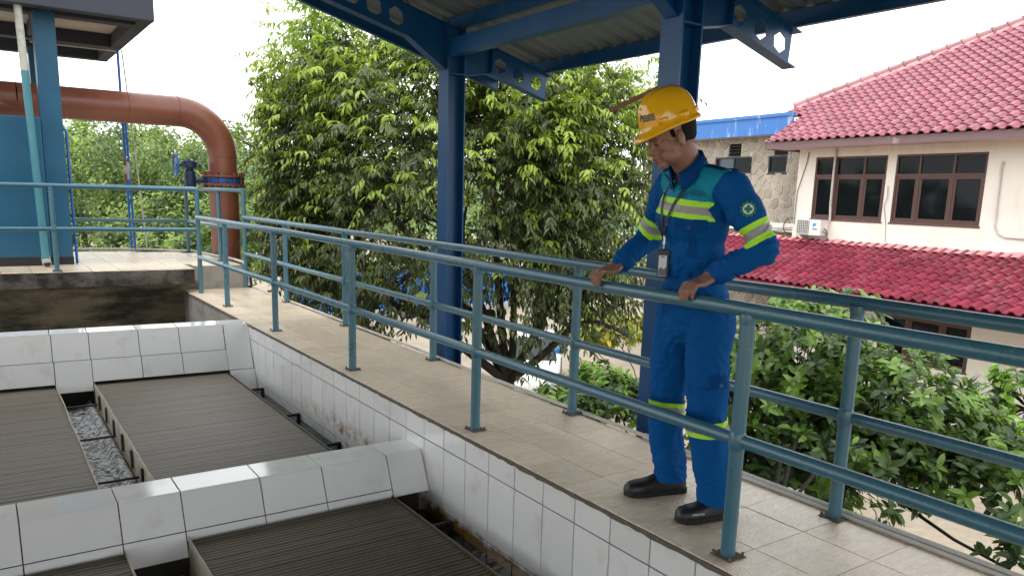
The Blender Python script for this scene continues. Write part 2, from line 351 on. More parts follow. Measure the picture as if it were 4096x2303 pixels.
# ------------------------------------------------------------------ walkway deck
XL, XR = 2.218, 3.09
wk = MB(); wk.box(XL+.012, XR-.005, -1.0, 11.0, -.32, -.014)
walk = struct('walkway', wk, 'concrete')
link('grout_bed', MB().box(XL+.006, XR-.01, -1.0, 10.995, -.02, -.003).mesh('grout_bed', 'grout'), walk)
xs = [XL+.002, 2.468, 2.783, XR]
ys = [1.83+.3105*k for k in range(-9, 30)]
for j in range(len(ys)-1):
    for i in range(3):
        w, h = xs[i+1]-xs[i]-.004, ys[j+1]-ys[j]-.004
        dz = random.uniform(-.0012, .0012)
        tile('floor_tile', walk, w, h, .012, ((xs[i]+xs[i+1])/2, (ys[j]+ys[j+1])/2, .0015+dz), (1, 0, 0), (0, 1, 0), (random.uniform(-.002, .002), random.uniform(-.002, .002), 1), 'floor_tile', .0015)
# crumbly mortar lip along the basin edge
em = MB(); n = 300
for k in range(n):
    y = -.9+11.8*k/n; d = .006+.010*abs(mnoise.noise(V((y*7, 1, 2))))+.004*random.random()
    em.add([(XL+.02, y, -.004), (XL-d+.006, y, -.004+random.uniform(-.003, .001)), (XL-d+.006, y, -.022-random.random()*.006), (XL+.02, y, -.03)], [])
em.f = [tuple((4*k+a, 4*k+b, 4*k+4+b, 4*k+4+a)) for k in range(n-1) for a, b in ((0, 1), (1, 2), (2, 3))]; em.m = [0]*len(em.f)
em.build('mortar_edge', 'mortar_edge', walk)

# ------------------------------------------------------------------ basin: side wall with white tiles
sw = thing('basin_side_wall', (XL, 4, -2), 'long basin wall of white glazed tiles below the walkway edge', 'wall')
MB().box(XL+.008, XL+.2, -1.0, 8.02, -2.2, -.0325).build('wall_core', 'grout_dark', sw)
for k in range(-11, 26):
    y0 = 1.910+.2497*k; y1 = y0+.2497
    if y0 > 8.0: break
    y1 = min(y1, 8.02)
    for z1, z0 in ((-.022, -.150), (-.150, -.550), (-.550, -.95)):
        tile('wall_tile', sw, y1-y0-.0075, z1-z0-.007, .01, (XL+random.uniform(-.0006, .0006), (y0+y1)/2, (z0+z1)/2), (0, 1, 0), (0, 0, 1), (-1, 0, 0), 'white_tile', .0012)
# plain rendered wall of the deeper tank beyond
tk = thing('tank_side_wall', (2.25, 9.5, -2), 'grey cement wall of the dark tank beside the far walkway', 'wall')
MB().box(2.235, 2.42, 8.3, 10.99, -2.2, -.033).build('wall_face', 'concrete', tk)

JX = [-2.73, -2.43, -2.01, -1.65, -1.23, -.93, -.51, -.36, .056, .484, .783, 1.20, 1.558, 1.972, XL-.002]
def divider(nm, label, y_near, y_back, ztop, rows, skew, trough=(9,)):
    """tiled wall across the basin; near face leans out towards the bottom"""
    t = thing(nm, (0, y_near, -2), label, 'wall')
    yn = lambda x: y_near+skew*(XL-x); k = .472
    core = MB()
    x0, x1 = -3., XL-.001
    A = [(x0, yn(x0)+.012, ztop-.012), (x0, yn(x0)+y_back-y_near-.012, ztop-.012), (x0, yn(x0)+y_back-y_near+.13, -.50), (x0, yn(x0)-.105, -.46 if rows[-1] > -.45 else rows[-1]+.01)]
    A[3] = (x0, yn(x0)+.012-k*(ztop-rows[-1]), rows[-1]+.004)
    B = [(x1, a[1]-skew*(x1-x0), a[2]) for a in A]
    core.add(A+B, [(0, 1, 2, 3), (7, 6, 5, 4), (0, 4, 5, 1), (1, 5, 6, 2), (2, 6, 7, 3), (3, 7, 4, 0)])
    core.box(x0, x1, yn(0)+.03, yn(0)+y_back-y_near-.03, -2.1, -.40)
    core.build('wall_core', 'grout_dark', t)
    ux = V((1, -skew, 0)).normalized(); un = V((0, -1, k)).normalized(); un = (un-ux*un.dot(ux)).normalized(); uy = un.cross(ux)
    for i in range(len(JX)-1):
        xa, xb = JX[i]+.003, JX[i+1]-.003; xm = (xa+xb)/2
        tile('cap_tile', t, xb-xa, y_back-y_near-.004, .01, (xm, yn(xm)+(y_back-y_near)/2, ztop), ux, V((0, 0, 1)).cross(ux), (0, 0, 1), 'white_tile', .0015)
        rr = list(rows)
        if i in trough: rr[-1] = rows[-1]-.075
        if i == len(JX)-2: rr = [rows[0], rows[-1]-(.02 if ztop < -.1 else .0)] + ([rows[-1]-.2] if ztop > -.1 else [])
        if i == len(JX)-2 and ztop < -.1: rr = [ztop, rows[-1]]
        for a, b in zip(rr[:-1], rr[1:]):
            zc = (a+b)/2; h = (a-b)*math.sqrt(1+k*k)-.005
            o = V((xm, yn(xm)-k*(ztop-zc)-.001, zc))
            tile('wall_tile', t, xb-xa, h, .01, o, ux, uy, un, 'white_tile', .0015)
    return t
divider('divider_wall', 'low white tiled wall crossing the basin in the foreground', 4.19, 4.43, -.229, [-.234, -.42, -.468], .0)
divider('divider_wall', 'white tiled wall crossing the basin in front of the dark tank', 7.975, 8.235, .004, [-.002, -.233, -.425], .055)

# ------------------------------------------------------------------ plate settlers, launders and water
ws = MB(); ws.box(-3.2, XL+.1, -1.2, 8.2, -2.3, -1.6); struct('basin_floor', ws, 'concrete')
for nm, a in (('basin_water', (1.955, XL+.004, -.9, 4.16, -.62)), ('basin_water', (1.955, XL+.004, 4.5, 7.95, -.62))):
    q = MB(); x0, x1, y0, y1, z = a; nn = 60
    q.add([(x, y0+(y1-y0)*k/nn, z) for k in range(nn+1) for x in (x0, x1)], [(2*k, 2*k+1, 2*k+3, 2*k+2) for k in range(nn)])
    struct(nm, q, 'water_still')
def settler(label, x0, x1, y0, y1, wside):
    """blades run across, tops at z=-.452, leaning so the upper face looks towards -Y"""
    t = thing('settler_panel', ((x0+x1)/2, y0, -1.0), label, 'settler panel', 'plate settlers set in the basin')
    me = MB(); w = x1-x0
    pf_ = [(0, 0), (-.0032, -.0008), (-.0172, -.0042), (-.0187, -.0085), (-.045, -.10), (-.042, -.101), (-.0165, -.011), (-.014, -.009), (.001, -.003)]; n_ = len(pf_)
    me.add([(x_, a_, b_) for x_ in (0, w) for a_, b_ in pf_], [(i, (i+1) % n_, n_+(i+1) % n_, n_+i) for i in range(n_)]+[tuple(range(n_)), tuple(range(2*n_-1, n_-1, -1))])
    me.m = [1, 0, 0, 2, 2, 2, 2, 2, 1, 0, 0]  # faces below the lip carry the painted gap shade
    me = me.mesh('blade', ['blade', 'blade_edge', 'blade_gap_shade'])
    n = int((y1-y0)/.0315)
    for k in range(n):
        y = y0+(k+.5)*(y1-y0)/n
        link('blade', me, t, Matrix.Translation((x0, y+random.uniform(-.0009, .0009), -.452+random.uniform(-.0012, .0010))) @ Matrix.Rotation(random.uniform(-.0015, .0015), 4, 'Z'))
    # upright side plates with a ragged weir edge
    for s in wside:
        X = x0 if s < 0 else x1
        pm = MB(); n2 = 40; vs = []
        for k in range(n2+1):
            y = y0+(y1-y0)*k/n2; zt = -.437+.004*math.sin(k*2.1)+random.uniform(-.002, .002); wv = .0025*math.sin(k*.45)
            vs += [(X+s*(.004)+wv, y, -.66), (X+s*(.004)+wv, y, zt), (X+s*.009+wv, y, zt), (X+s*.009+wv, y, -.66)]
        pm.add(vs, [(4*k+a, 4*k+b, 4*k+4+b, 4*k+4+a) for k in range(n2) for a, b in ((0, 1), (1, 2), (2, 3), (3, 0))]+[(0, 1, 2, 3), (4*n2+3, 4*n2+2, 4*n2+1, 4*n2)])
        pm.build('weir_plate', 'weir_plate', t)
    return t
PA = settler('brown ribbed settler panel right of the trough, beyond the foreground white wall', .795, 1.945, 4.47, 7.90, (-1,))
PB = settler('brown ribbed settler panel left of the trough, beyond the foreground white wall', -1.6, .482, 4.47, 7.95, (1,))
PC = settler('near ribbed settler panel in front of the foreground white wall, right of the trough', .795, 1.945, -.3, 4.06, (-1,))
PD = settler('near ribbed settler panel at the bottom left corner of the picture', -1.6, .482, -.3, 4.06, (1,))
# outer edge strips and wall brackets on the right-hand panels
for P, y0, y1, by in ((PA, 4.47, 7.9, (7.484, 6.46, 5.533)), (PC, -.3, 4.06, (3.80, 2.7, 1.7))):
    MB().box(1.947, 1.955, y0, y1, -.64, -.440).build('edge_strip', 'blade', P)
    for y in by:
        MB().box(1.955, 2.216, y-.012, y+.012, -.585, -.565).box(2.19, 2.2155, y-.012, y+.012, -.75, -.585).build('bracket', 'rod_dark', P)
# troughs between the panels
for lab, y0, y1, rods in (('narrow water trough between the two far settler panels', 4.45, 7.93, (7.66, 6.60, 5.55)), ('narrow water trough in front of the foreground white wall', -.3, 4.02, (3.3, 2.2))):
    t = thing('water_trough', (.64, y0, -1.0), lab, 'trough')
    MB().box(.50, .78, y0, y1, -1.0, -.98).box(.4965, .502, y0, y1, -.98, -.664).box(.778, .784, y0, y1, -.98, -.664).build('channel', 'weir_plate', t)
    for y in rods: MB().tube([(.497, y, -.592), (.781, y, -.592)], .0095, 8).build('cross_rod', 'rod_dark', t, True)
    for y in np.arange(y0+.5, y1-.1, .42):
        MB().box(.770, .782, y-.018, y+.018, -.60, -.47).build('clip', 'rod_dark', t)
        MB().box(.498, .506, y+.1, y+.135, -.60, -.49).build('clip', 'rod_rust', t)
    # running water: choppy sheet with a roll along the right-hand weir
    q = MB(); ny_, nx_ = int((y1-y0)*60), 26; vs = []
    for j in range(ny_+1):
        y = y0+(y1-y0)*j/ny_
        for i in range(nx_+1):
            x = .5025+.2755*i/nx_; u = i/nx_
            z = -.665+.010*mnoise.noise(V((x*22, y*14, 1)))+.006*mnoise.noise(V((x*55, y*40, 5)))
            edge = max(0, 1-abs(u-.86)/.17); w_ = .75+.3*mnoise.noise(V((y*1.3, 4, 2)))
            z += w_*.062*(edge*(2-edge))*(1+.15*mnoise.noise(V((x*30, y*24, 9)))) + .012*max(0, 1-u/.12)
            vs.append((x, y, z))
    q.add(vs, [(j*(nx_+1)+i, j*(nx_+1)+i+1, (j+1)*(nx_+1)+i+1, (j+1)*(nx_+1)+i) for j in range(ny_) for i in range(nx_)])
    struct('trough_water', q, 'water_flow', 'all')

# ------------------------------------------------------------------ dark tank and far platform
ZP = .31
q = MB(); q.add([(-4, 8.2, -.62), (2.26, 8.2, -.62), (2.26, 11.1, -.62), (-4, 11.1, -.62)], [(0, 1, 2, 3)]); struct('tank_water', q, 'water_dark')
tw = thing('tank_end_wall', (0, 10.95, -2), 'stained yellowish tank wall under the platform edge, black with algae', 'wall')
MB().box(-4, 2.44, 10.96, 11.15, -2.2, .115).build('wall_face', 'tank_stain', tw)
pf = MB(); pf.prism([(-4, 10.9, .118), (2.302, 10.6, .118), (2.302, 11.02, .118), (3.06, 11.02, .118), (3.10, 11.62, .118), (2.93, 13.25, .118), (2.16, 13.75, .118), (-4, 14.1, .118)], (0, 0, ZP-.012-.118))
plat = struct('platform', pf, 'slab_edge')
MB().box(2.30, 3.075, 11.0, 11.018, -.02, ZP-.0125).build('step_face', 'concrete', plat)
for i in range(-9, 11):
    for j in range(0, 11):
        x0, y0 = -.10+.3105*i, 10.62+.3105*j
        x1, y1 = x0+.305, y0+.305
        xm, ym = (x0+x1)/2, (y0+y1)/2
        edge = 10.6+.0476*(2.302-xm) if xm < 2.30 else 11.02
        y0 = max(y0, edge-.003); x1 = min(x1, 3.02)
        if y1-y0 < .06 or x1-x0 < .05 or y1 > 13.9+(xm-1.3)*-.2 or (xm > 2.2 and y1 > 13.7-(xm-2.16)*.65): continue
        if x0 < 2.302 < x1 and y0 < 11.02: x1 = 2.302
        tile('floor_tile', plat, x1-x0, y1-y0, .012, ((x0+x1)/2, (y0+y1)/2, ZP+.001), (1, 0, 0), (0, 1, 0), (0, 0, 1), 'floor_tile', .0015)
# white conduits lying along the walkway's outer edge and across the platform's back edge
t = MB(); pts = [(XR+.012+.006*math.sin(y*2.3), y, .014+.006*max(0, math.sin(y*1.1))) for y in np.arange(-.9, 10.9, .3)]
t.tube(pts, .013, 8); tag(t.build('conduit', 'conduit', None, True), 'thin white conduit lying along the outer walkway edge', 'conduit')
t = MB(); t.tube([(XR-.02, y, .012) for y in (-.9, 2, 3.02)], .0095, 8).tube([(XR+.012, 3.0, .014), (XR+.012, 3.12, .014)], .018, 10)
tag(t.build('conduit', 'conduit', None, True), 'second thinner conduit with a coupling at the right of the walkway edge', 'conduit')
t = MB(); t.tube([(-1.5, 13.93, ZP+.03), (1.2, 13.86, ZP+.03), (2.1, 13.72, ZP+.028), (2.88, 13.22, ZP+.02), (3.07, 11.7, ZP+.02), (3.07, 11.1, ZP+.02), (3.08, 11.0, .2), (3.09, 10.97, .02)], .02, 8)
tag(t.build('conduit', 'conduit', None, True), 'grey conduit following the back edge of the far platform', 'conduit')

# ------------------------------------------------------------------ railings
def post(parent, x, y, z0, z1, r=.0285, plate=True):
    MB().lathe((x, y, z0), (0, 0, 1), [(0, r), (z1-z0, r)], 16).build('post', 'rail_paint', parent, 60)
    if plate:
        b = MB(); b.box(x-.045, x+.05, y-.05, y+.05, z0+.0015, z0+.006)
        for sx_ in (-.036, .04):
            for sy_ in (-.04, .04): b.lathe((x+sx_, y+sy_, z0+.005), (0, 0, 1), [(0, .006), (.016, .006)], 6)
        b.build('base_plate', 'mortar_edge', parent)
def railing(label, pts, posts, hz=(.967, .470), r=.0285, z0=0., wob=.003, plate=True):
    p0 = pts[0]; t = thing('railing', (p0[0], p0[1], z0), label, 'railing')
    for h, nm in zip(hz, ('top_rail', 'mid_rail')):
        P = []
        for (a, b) in zip(pts[:-1], pts[1:]):
            a, b = V((*a, z0+h)), V((*b, z0+h)); n_ = max(2, int((b-a).length/.7))
            for k in range(n_): P.append(a.lerp(b, k/n_)+V((random.uniform(-wob, wob), 0, random.uniform(-wob, wob))))
        P.append(V((*pts[-1], z0+h)))
        MB().tube(P, r if nm == 'top_rail' else r*.92, 16).build(nm, 'rail_paint', t, 60)
    for x, y in posts:
        post(t, x, y, z0, z0+hz[0]-.01, r, plate)
        MB().lathe((x, y, z0+hz[1]-.036), (0, 0, 1), [(0, r), (.008, r*1.12), (.036, r*1.2), (.064, r*1.12), (.072, r)], 16).build('weld_collar', 'rail_paint', t, 60)
        MB().lathe((x, y, z0+hz[0]-.05), (0, 0, 1), [(0, r), (.02, r*1.12), (.035, r*1.05)], 16).build('weld_collar', 'rail_paint', t, 60)
    return t
railing('teal pipe railing along the basin side of the walkway, under the worker\'s hands', [(2.33, -.9), (2.336, 10.48)], [(2.325, 1.846), (2.333, 3.74), (2.325, 5.53), (2.332, 7.42), (2.345, 9.21)])
railing('teal pipe railing along the outer side of the walkway, behind the worker', [(3.052, -.9), (3.052, 10.97)], [(3.035, 1.852), (3.052, 3.73), (3.043, 5.56), (3.045, 7.42), (3.062, 9.29)], (.955, .462))
t = railing('teal pipe railing along the near edge of the far platform', [(-2.5, 10.9), (.78, 10.72), (2.36, 10.50)], [(.775, 10.72)], (1.0, .5), .0285, ZP)
MB().lathe((2.35, 10.5, .0), (0, 0, 1), [(0, .0285), (1.31, .0285)], 16).build('post', 'rail_paint', t, 60)
railing('bright blue-green pipe railing along the far edge of the platform, beside the red pipe', [(-2.5, 13.55), (2.8, 13.23), (2.87, 11.56), (3.055, 10.99)], [(2.8, 13.23), (2.875, 11.56)], (1.0, .5), .028, ZP)
o = bpy.data.objects['railing.003']
MB().lathe((3.06, 10.98, 0), (0, 0, 1), [(0, .0285), (1.33, .0285)], 16).build('post', 'rail_paint', o, 60)

# ------------------------------------------------------------------ steel canopy
cp = thing('canopy', (3.58, 6.25, G), 'dark blue steel canopy with castellated rafters and ribbed metal roof over the basin', 'canopy')
SL = .27; RX = -6.0  # ridge pushed far left, out of view, so the roof blocks more light
ztop = lambda x: 2.777-SL*(abs(x-RX)-(3.534-RX))
sd = V((1, 0, -SL)).normalized()
COLY = [6.164, 3.427, .69, -2.047, -4.784, -7.521]  # rear bays are unseen, added to cut the light under the roof
def mir(p, s): return p if s > 0 else (2*RX-p[0], p[1], p[2])
def flange(name, a, b, w, th, s, par, y):
    a, b = V(mir((a[0], y, a[1]), s)), V(mir((b[0], y, b[1]), s)); d = (b-a); L_ = d.length; d.normalize(); nrm = V((0, 1, 0)).cross(d)
    MB().obox((a+b)/2, d, (0, 1, 0), nrm, L_, w, th).build(name, 'steel_blue', par)
for s in (1, -1):
    for Yc in COLY:
        col = MB(); x0, x1 = (3.5, 3.675) if s > 0 else (2*RX-3.675, 2*RX-3.5); b = .175
        col = link('column', MB().box(x0+.012, x1-.012, Yc+b/2-.0045, Yc+b/2+.0045, G, 2.79).mesh('web', 'steel_blue'), cp)
        for xa, xb in ((x0, x0+.012), (x1-.012, x1)):
            MB().box(xa, xb, Yc, Yc+b, G, 2.80).build('flange', 'steel_blue', col)
        for zz in (2.378, 2.62): MB().box(x0+.0125, x1-.0125, Yc+.004, Yc+b-.004, zz-.005, zz+.005).build('stiffener', 'steel_blue', col)
        MB().box(x0-.1, x1+.1, Yc-.1, Yc+b+.1, G-.05, G+.12).build('footing', 'concrete', col)
        yw = Yc+b/2
        raf = thing_ = MB()
        # haunch plate left of the column
        zb = lambda x: 2.639-.258*(x-3.145)
        pl = [(3.145, zb(3.145)), (3.499, 2.412), (3.499, ztop(3.499)), (3.145, ztop(3.145))]
        raf.prism([mir((a, yw-.003, c), s) for a, c in pl], (0, .006, 0))
        pr = [(3.676, 2.380), (3.975, 2.427), (4.015, ztop(4.015)), (3.676, ztop(3.676))]
        raf.prism([mir((a, yw-.003, c), s) for a, c in pr], (0, .006, 0))
        cx = 3.075-.101+.001
        xx = 3.145
        while xx > RX+.25:
            xa, xb = xx-.2, xx; c = (xa+xb)/2; cz = (ztop(c)+zb(c))/2
            inner = [(c-.004, cz+.078), (c+.058, cz+.034), (c+.066, cz-.045), (c+.006, cz-.078), (c-.058, cz-.034), (c-.066, cz+.045)]
            outer = [(c, ztop(c)), (xb, ztop(xb)), (xb, zb(xb)), (c, zb(c)), (xa, zb(xa)), (xa, ztop(xa))]
            raf.ring([mir((a, yw-.003, z), s) for a, z in inner], [mir((a, yw-.003, z), s) for a, z in outer], (0, .006, 0)); xx = xa
        raf.prism([mir((a, yw-.003, z), s) for a, z in ((xx, zb(xx)), (xx, ztop(xx)), (RX, ztop(RX)), (RX, zb(RX)))], (0, .006, 0))
        zr = lambda x: 2.427-.275*(x-3.977)
        for xa, xb, c in ((4.0, 4.2, 4.092), (4.2, 4.4, 4.295), (4.4, 4.622, 4.50)):
            cz = (ztop(c)+zr(c))/2-.004
            inner = [(c-.004, cz+.066), (c+.056, cz+.030), (c+.062, cz-.034), (c+.006, cz-.066), (c-.056, cz-.030), (c-.062, cz+.034)]
            outer = [(c, ztop(c)), (xb, ztop(xb)), (xb-(.02 if xb > 4.6 else 0), zr(xb)), (c, zr(c)), (xa, zr(xa)), (xa, ztop(xa))]
            raf.ring([mir((a, yw-.003, z), s) for a, z in inner], [mir((a, yw-.003, z), s) for a, z in outer], (0, .006, 0))
        raf = raf.build('rafter', 'steel_blue', cp)
        flange('flange', (RX, ztop(RX)), (3.499, ztop(3.499)), .1, .009, s, raf, yw)
        flange('flange', (3.676, ztop(3.676)), (4.66, ztop(4.66)), .1, .009, s, raf, yw)
        flange('flange', (RX, zb(RX)), (3.145, zb(3.145)), .1, .009, s, raf, yw)
        flange('flange', (3.145, zb(3.145)-.002), (3.499, 2.410), .1, .009, s, raf, yw)
        flange('flange', (3.676, 2.378), (3.977, 2.427), .1, .009, s, raf, yw)
        flange('flange', (3.977, 2.424), (4.62, zr(4.62)-.003), .1, .009, s, raf, yw)
        MB().box(*sorted((mir((3.974, 0, 0), s)[0], mir((3.982, 0, 0), s)[0])), yw-.05, yw+.05, 2.43, ztop(3.98)-.005).build('stiffener', 'steel_blue', raf)
    # tie beams between columns
    for ya, yb in [(b_+.175, a_) for a_, b_ in zip(COLY[:-1], COLY[1:])]:
        xa = 3.505 if s > 0 else 2*RX-3.505-.1
        tb = MB().box(xa, xa+.009, ya+.001, yb-.001, 2.53, 2.647).build('tie_beam', 'steel_blue', cp)
        for zz in (2.520, 2.6475): MB().box(xa, xa+.1, ya+.001, yb-.001, zz, zz+.0095).build('flange', 'steel_blue', tb)
    for x in [4.58-.96*k_ for k_ in range(11)]:
        z = ztop(x)+.006
        xa, xb = sorted((mir((x, 0, 0), s)[0], mir((x+.045, 0, 0), s)[0]))
        MB().box(xa, xa+.004, -8.5, 7.05, z, z+.1).box(xa, xb, -8.5, 7.05, z+.1, z+.104).box(xa, xb, -8.5, 7.05, z-.002, z+.002).build('purlin', 'steel_blue', cp)
    # barge channel at the far gable
    for ya in (7.055, -8.56):
        a, b_ = V(mir((RX, ya, ztop(RX)-.02), s)), V(mir((4.60, ya, ztop(4.60)-.02), s)); d = (b_-a).normalized(); nrm = V((0, 1, 0)).cross(d)
        MB().obox((a+b_)/2+V((0, .003, .03)), d, (0, 1, 0), nrm, (b_-a).length, .006, .17).obox((a+b_)/2+V((0, .03, -.055)), d, (0, 1, 0), nrm, (b_-a).length, .06, .005).build('barge_board', 'steel_blue', cp)
    # ribbed sheets
    k0 = -8.44
    prof = [(0, 0), (.03, .026), (.062, .026), (.092, 0), (.14, 0), (.145, .004), (.15, 0), (.19, 0)]
    while k0 < 7.1:
        sh = MB(); P = []
        for r_ in range(4):
            P += [(k0+r_*.19+a, c) for a, c in prof[:-1]]
        P.append((k0+.762, 0))
        for x in (RX, 4.74):
            sh.v += [mir((x, a, ztop(x)+.116+c+(.004 if r_ else 0)), s) for a, c in P]
        n_ = len(P); sh.f = [(i, i+1, n_+i+1, n_+i) for i in range(n_-1)]; sh.m = [0]*(n_-1)
        sh.build('roof_sheet', 'roof_sheet', cp); k0 += .76
# loose wire on the rafter
tag(MB().tube([(2.9, 6.2, 2.96), (3.0, 6.15, 2.93), (3.02, 6.18, 2.90), (3.12, 6.2, 2.915), (3.15, 6.2, 2.87)], .006, 6).tube([(2.98, 6.15, 2.955), (3.04, 6.16, 2.90), (3.08, 6.18, 2.93)], .008, 6).build('cable', 'cable_black', None, True), 'loose black wires tied on the nearest rafter of the canopy', 'cable')
tag(MB().tube([(3.52, 3.62, 2.02), (3.66, 4.2, 1.945)], .016, 8).build('pipe_stub', 'rust_pipe', None, True), 'rusty bare pipe sticking out behind the yellow hard hat', 'pipe')

# ------------------------------------------------------------------ concrete shelter, blue tank, pipes on the platform
sh = thing('shelter', (.9, 11.7, ZP), 'concrete shelter with blue column and dark beamed roof slab at the upper left', 'shelter')
c = MB().box(.80, 1.034, 11.58, 11.86, ZP+.10, 3.40).build('column', 'column_paint', sh)
MB().box(.796, 1.038, 11.576, 11.864, ZP, ZP+.10).build('plinth', 'plinth_black', c)
c = MB().box(.92, 1.15, 14.7, 14.95, ZP-.4, 3.40).build('column', 'column_paint', sh)
for nm, a in (('beam', (-3, 2.1, 11.18, 11.36, 3.37, 4.2)), ('beam', (-3, 1.94, 11.64, 11.86, 3.372, 3.56)), ('beam', (-3, 1.94, 13.72, 13.95, 3.372, 3.56)), ('beam', (-3, 2.1, 15.2, 15.4, 3.37, 4.2)), ('beam', (1.94, 2.1, 11.361, 15.199, 3.374, 4.2)), ('beam', (.86, 1.0, 11.361, 13.7, 3.40, 3.56))):
    x0, x1, y0, y1, z0, z1 = a; MB().bevbox(x0, x1, y0, y1, z0, z1, .012).build(nm, 'shelter_paint', sh)
MB().box(-3, 1.94, 11.36, 15.2, 3.56, 3.75).build('soffit', 'concrete_pale', sh)
MB().prism([(.80, 11.861, 3.375), (.80, 12.4, 3.56), (.80, 11.861, 3.0)], (.2, 0, 0)).build('bracket', 'shelter_paint', sh)
MB().tube([(-.5, 12.4, 3.55), (.1, 12.3, 3.48), (.75, 12.2, 3.53)], .008, 6).build('wire', 'cable_black', sh)
MB().tube([(.9, 13.97, 3.36), (2.05, 13.76, 3.33)], .012, 6).build('wire', 'conduit', sh)
bt = thing('blue_tank', (-.6, 12.2, ZP), 'blue painted tank wall beside the shelter column at the left edge', 'tank')
MB().bevbox(-2.6, .79, 11.50, 12.3, ZP+.10, 2.13, .015).build('tank_body', 'column_paint', bt)
MB().box(-2.6, .785, 11.497, 12.3, ZP, ZP+.11).build('plinth', 'plinth_black', bt)
dp = thing('drain_pipe', (.712, 11.3, ZP), 'leaning drain pipe, grey above and teal below, beside the shelter column', 'pipe')
a, b = V((.705, 11.3, .36)), V((.638, 11.3, 3.37)); mdp = a.lerp(b, .757)
MB().tube([a+V((0, 0, .03)), mdp], .043, 16).build('teal_length', 'pvc_teal', dp, 60)
MB().tube([mdp, b], .0425, 16).build('grey_length', 'pvc_grey', dp, 60)
MB().tube([(.707, 11.34, .44), (.708, 11.32, .40), (.709, 11.27, .37), (.71, 11.2, .362)], .049, 16).build('elbow', 'pvc_grey', dp, 60)
MB().tube([(.71, 11.21, .362), (.71, 11.1985, .362)], .040, 16).build('mouth', 'plinth_black', dp, 60)
rp = thing('riser_pipes', (2.07, 13.72, ZP), 'pair of thin blue riser pipes with a gate valve at the platform edge', 'pipe')
MB().tube([(2.05, 13.74, ZP), (2.045, 13.74, 1.2), (2.03, 13.74, 3.34)], .02, 10).build('riser', 'wheel_blue', rp, 60)
MB().tube([(2.10, 13.72, ZP), (2.09, 13.72, 1.3), (2.075, 13.72, 2.35)], .018, 10).build('riser', 'wheel_blue', rp, 60)
MB().lathe((2.055, 13.72, 1.42), (0, 0, 1), [(0, .03), (.03, .038), (.10, .03), (.16, .04), (.24, .04), (.27, .028)], 12).build('valve_body', 'pvc_grey', rp, 60)
for z in (1.40, 1.63): MB().bevbox(2.0, 2.04, 13.66, 13.72, z, z+.11, .012).build('valve_handle', 'bolt_red', rp)
tag(MB().tube([(2.09, 13.75, 3.36), (2.2, 13.72, 1.6), (2.27, 13.69, .32)], .011, 8).build('cable', 'conduit', None, True), 'thin pale cable slanting down from the shelter roof to the platform', 'cable')
tag(MB().tube([(1.085, 11.72, ZP), (1.075, 11.72, 1.98), (1.05, 11.72, 2.03), (1.036, 11.72, 2.035)], .017, 10).build('small_pipe', 'wheel_blue', None, True), 'small bright blue pipe hugging the shelter column', 'pipe')

rd = thing('red_pipe', (3.25, 12.7, G), 'large red-brown water main bending down past the platform with a flanged valve', 'pipe')
PX, PY, PZ, PR_, BR = 3.25, 12.7, 2.425, .216, .62
arc = [(PX-BR+BR*math.sin(a), PY, PZ-BR+BR*math.cos(a)) for a in np.linspace(0, PI/2, 13)]
MB().tube([(.62, PY, PZ), (1.4, PY, PZ), (PX-BR, PY, PZ)], PR_, 32, False).build('pipe_run', 'pipe_red', rd, 60)
MB().tube([(PX-BR, PY, PZ)]+arc[1:], PR_, 32, False).build('elbow', 'pipe_red', rd, 60)
MB().tube([(PX, PY, PZ-BR), (PX, PY, 1.53)], PR_, 32, False).build('spool', 'pipe_red', rd, 60)
MB().tube([(PX, PY, 1.36), (PX, PY, G)], PR_, 32, False).build('riser', 'pipe_red', rd, 60)
MB().tube([(.62-.62*math.sin(a), PY+.62-.62*math.cos(a), PZ) for a in np.linspace(0, PI/2, 10)], PR_, 28, False).build('elbow', 'pipe_red', rd, 60)
MB().tube([(.8, PY-.02, 2.345), (-2.5, PY-.02, 2.345)], .165, 28).build('branch', 'pipe_red', rd, 60)
for o_, ax in (((PX-BR-.007, PY, PZ), (1, 0, 0)), ((PX, PY, PZ-BR-.008), (0, 0, 1)), ((1.95, PY, PZ), (1, 0, 0))):
    MB().lathe(o_, ax, [(0, PR_-.002), (.004, PR_+.006), (.012, PR_+.006), (.016, PR_-.002)], 32).build('weld_seam', 'pipe_red', rd, 60)
for z0 in (1.375, 1.500): MB().lathe((PX, PY, z0), (0, 0, 1), [(0, .315), (.028, .315)], 40).build('flange', 'pipe_red', rd, 40)
MB().lathe((PX, PY, 1.404), (0, 0, 1), [(0, .268), (.045, .275), (.095, .268)], 40).build('valve_ring', 'wheel_blue', rd, 60)
for k in range(14):
    a = 2*PI*k/14+.1; x, y = PX+.29*math.cos(a), PY+.29*math.sin(a)
    MB().lathe((x, y, 1.34), (0, 0, 1), [(0, .022), (.033, .022), (.034, .012), (.186, .012), (.187, .024), (.222, .024), (.223, .012), (.24, .012)], 6).build('bolt', 'bolt_red', rd)
gb = MB(); gb.lathe((2.76, PY, 1.34), (0, 0, 1), [(0, .075), (.05, .085), (.23, .08), (.25, .06), (.28, .06), (.285, .115), (.37, .118), (.385, .10)], 24)
gb.tube([(2.80, PY, 1.44), (2.99, PY, 1.445)], .045, 14)
gb.build('gearbox', 'valve_blue', rd, 40)
hw = MB().tube([(2.565, PY+.16*math.cos(a), 1.66+.16*math.sin(a)) for a in np.linspace(0, 2*PI, 33)], .014, 8, False).build('hand_wheel', 'wheel_blue', rd, 60)
for k in range(3):
    a = 2*PI*k/3+.5; MB().tube([(2.585, PY, 1.66), (2.566, PY+.15*math.cos(a), 1.66+.15*math.sin(a))], .010, 8).build('spoke', 'wheel_blue', hw, 60)
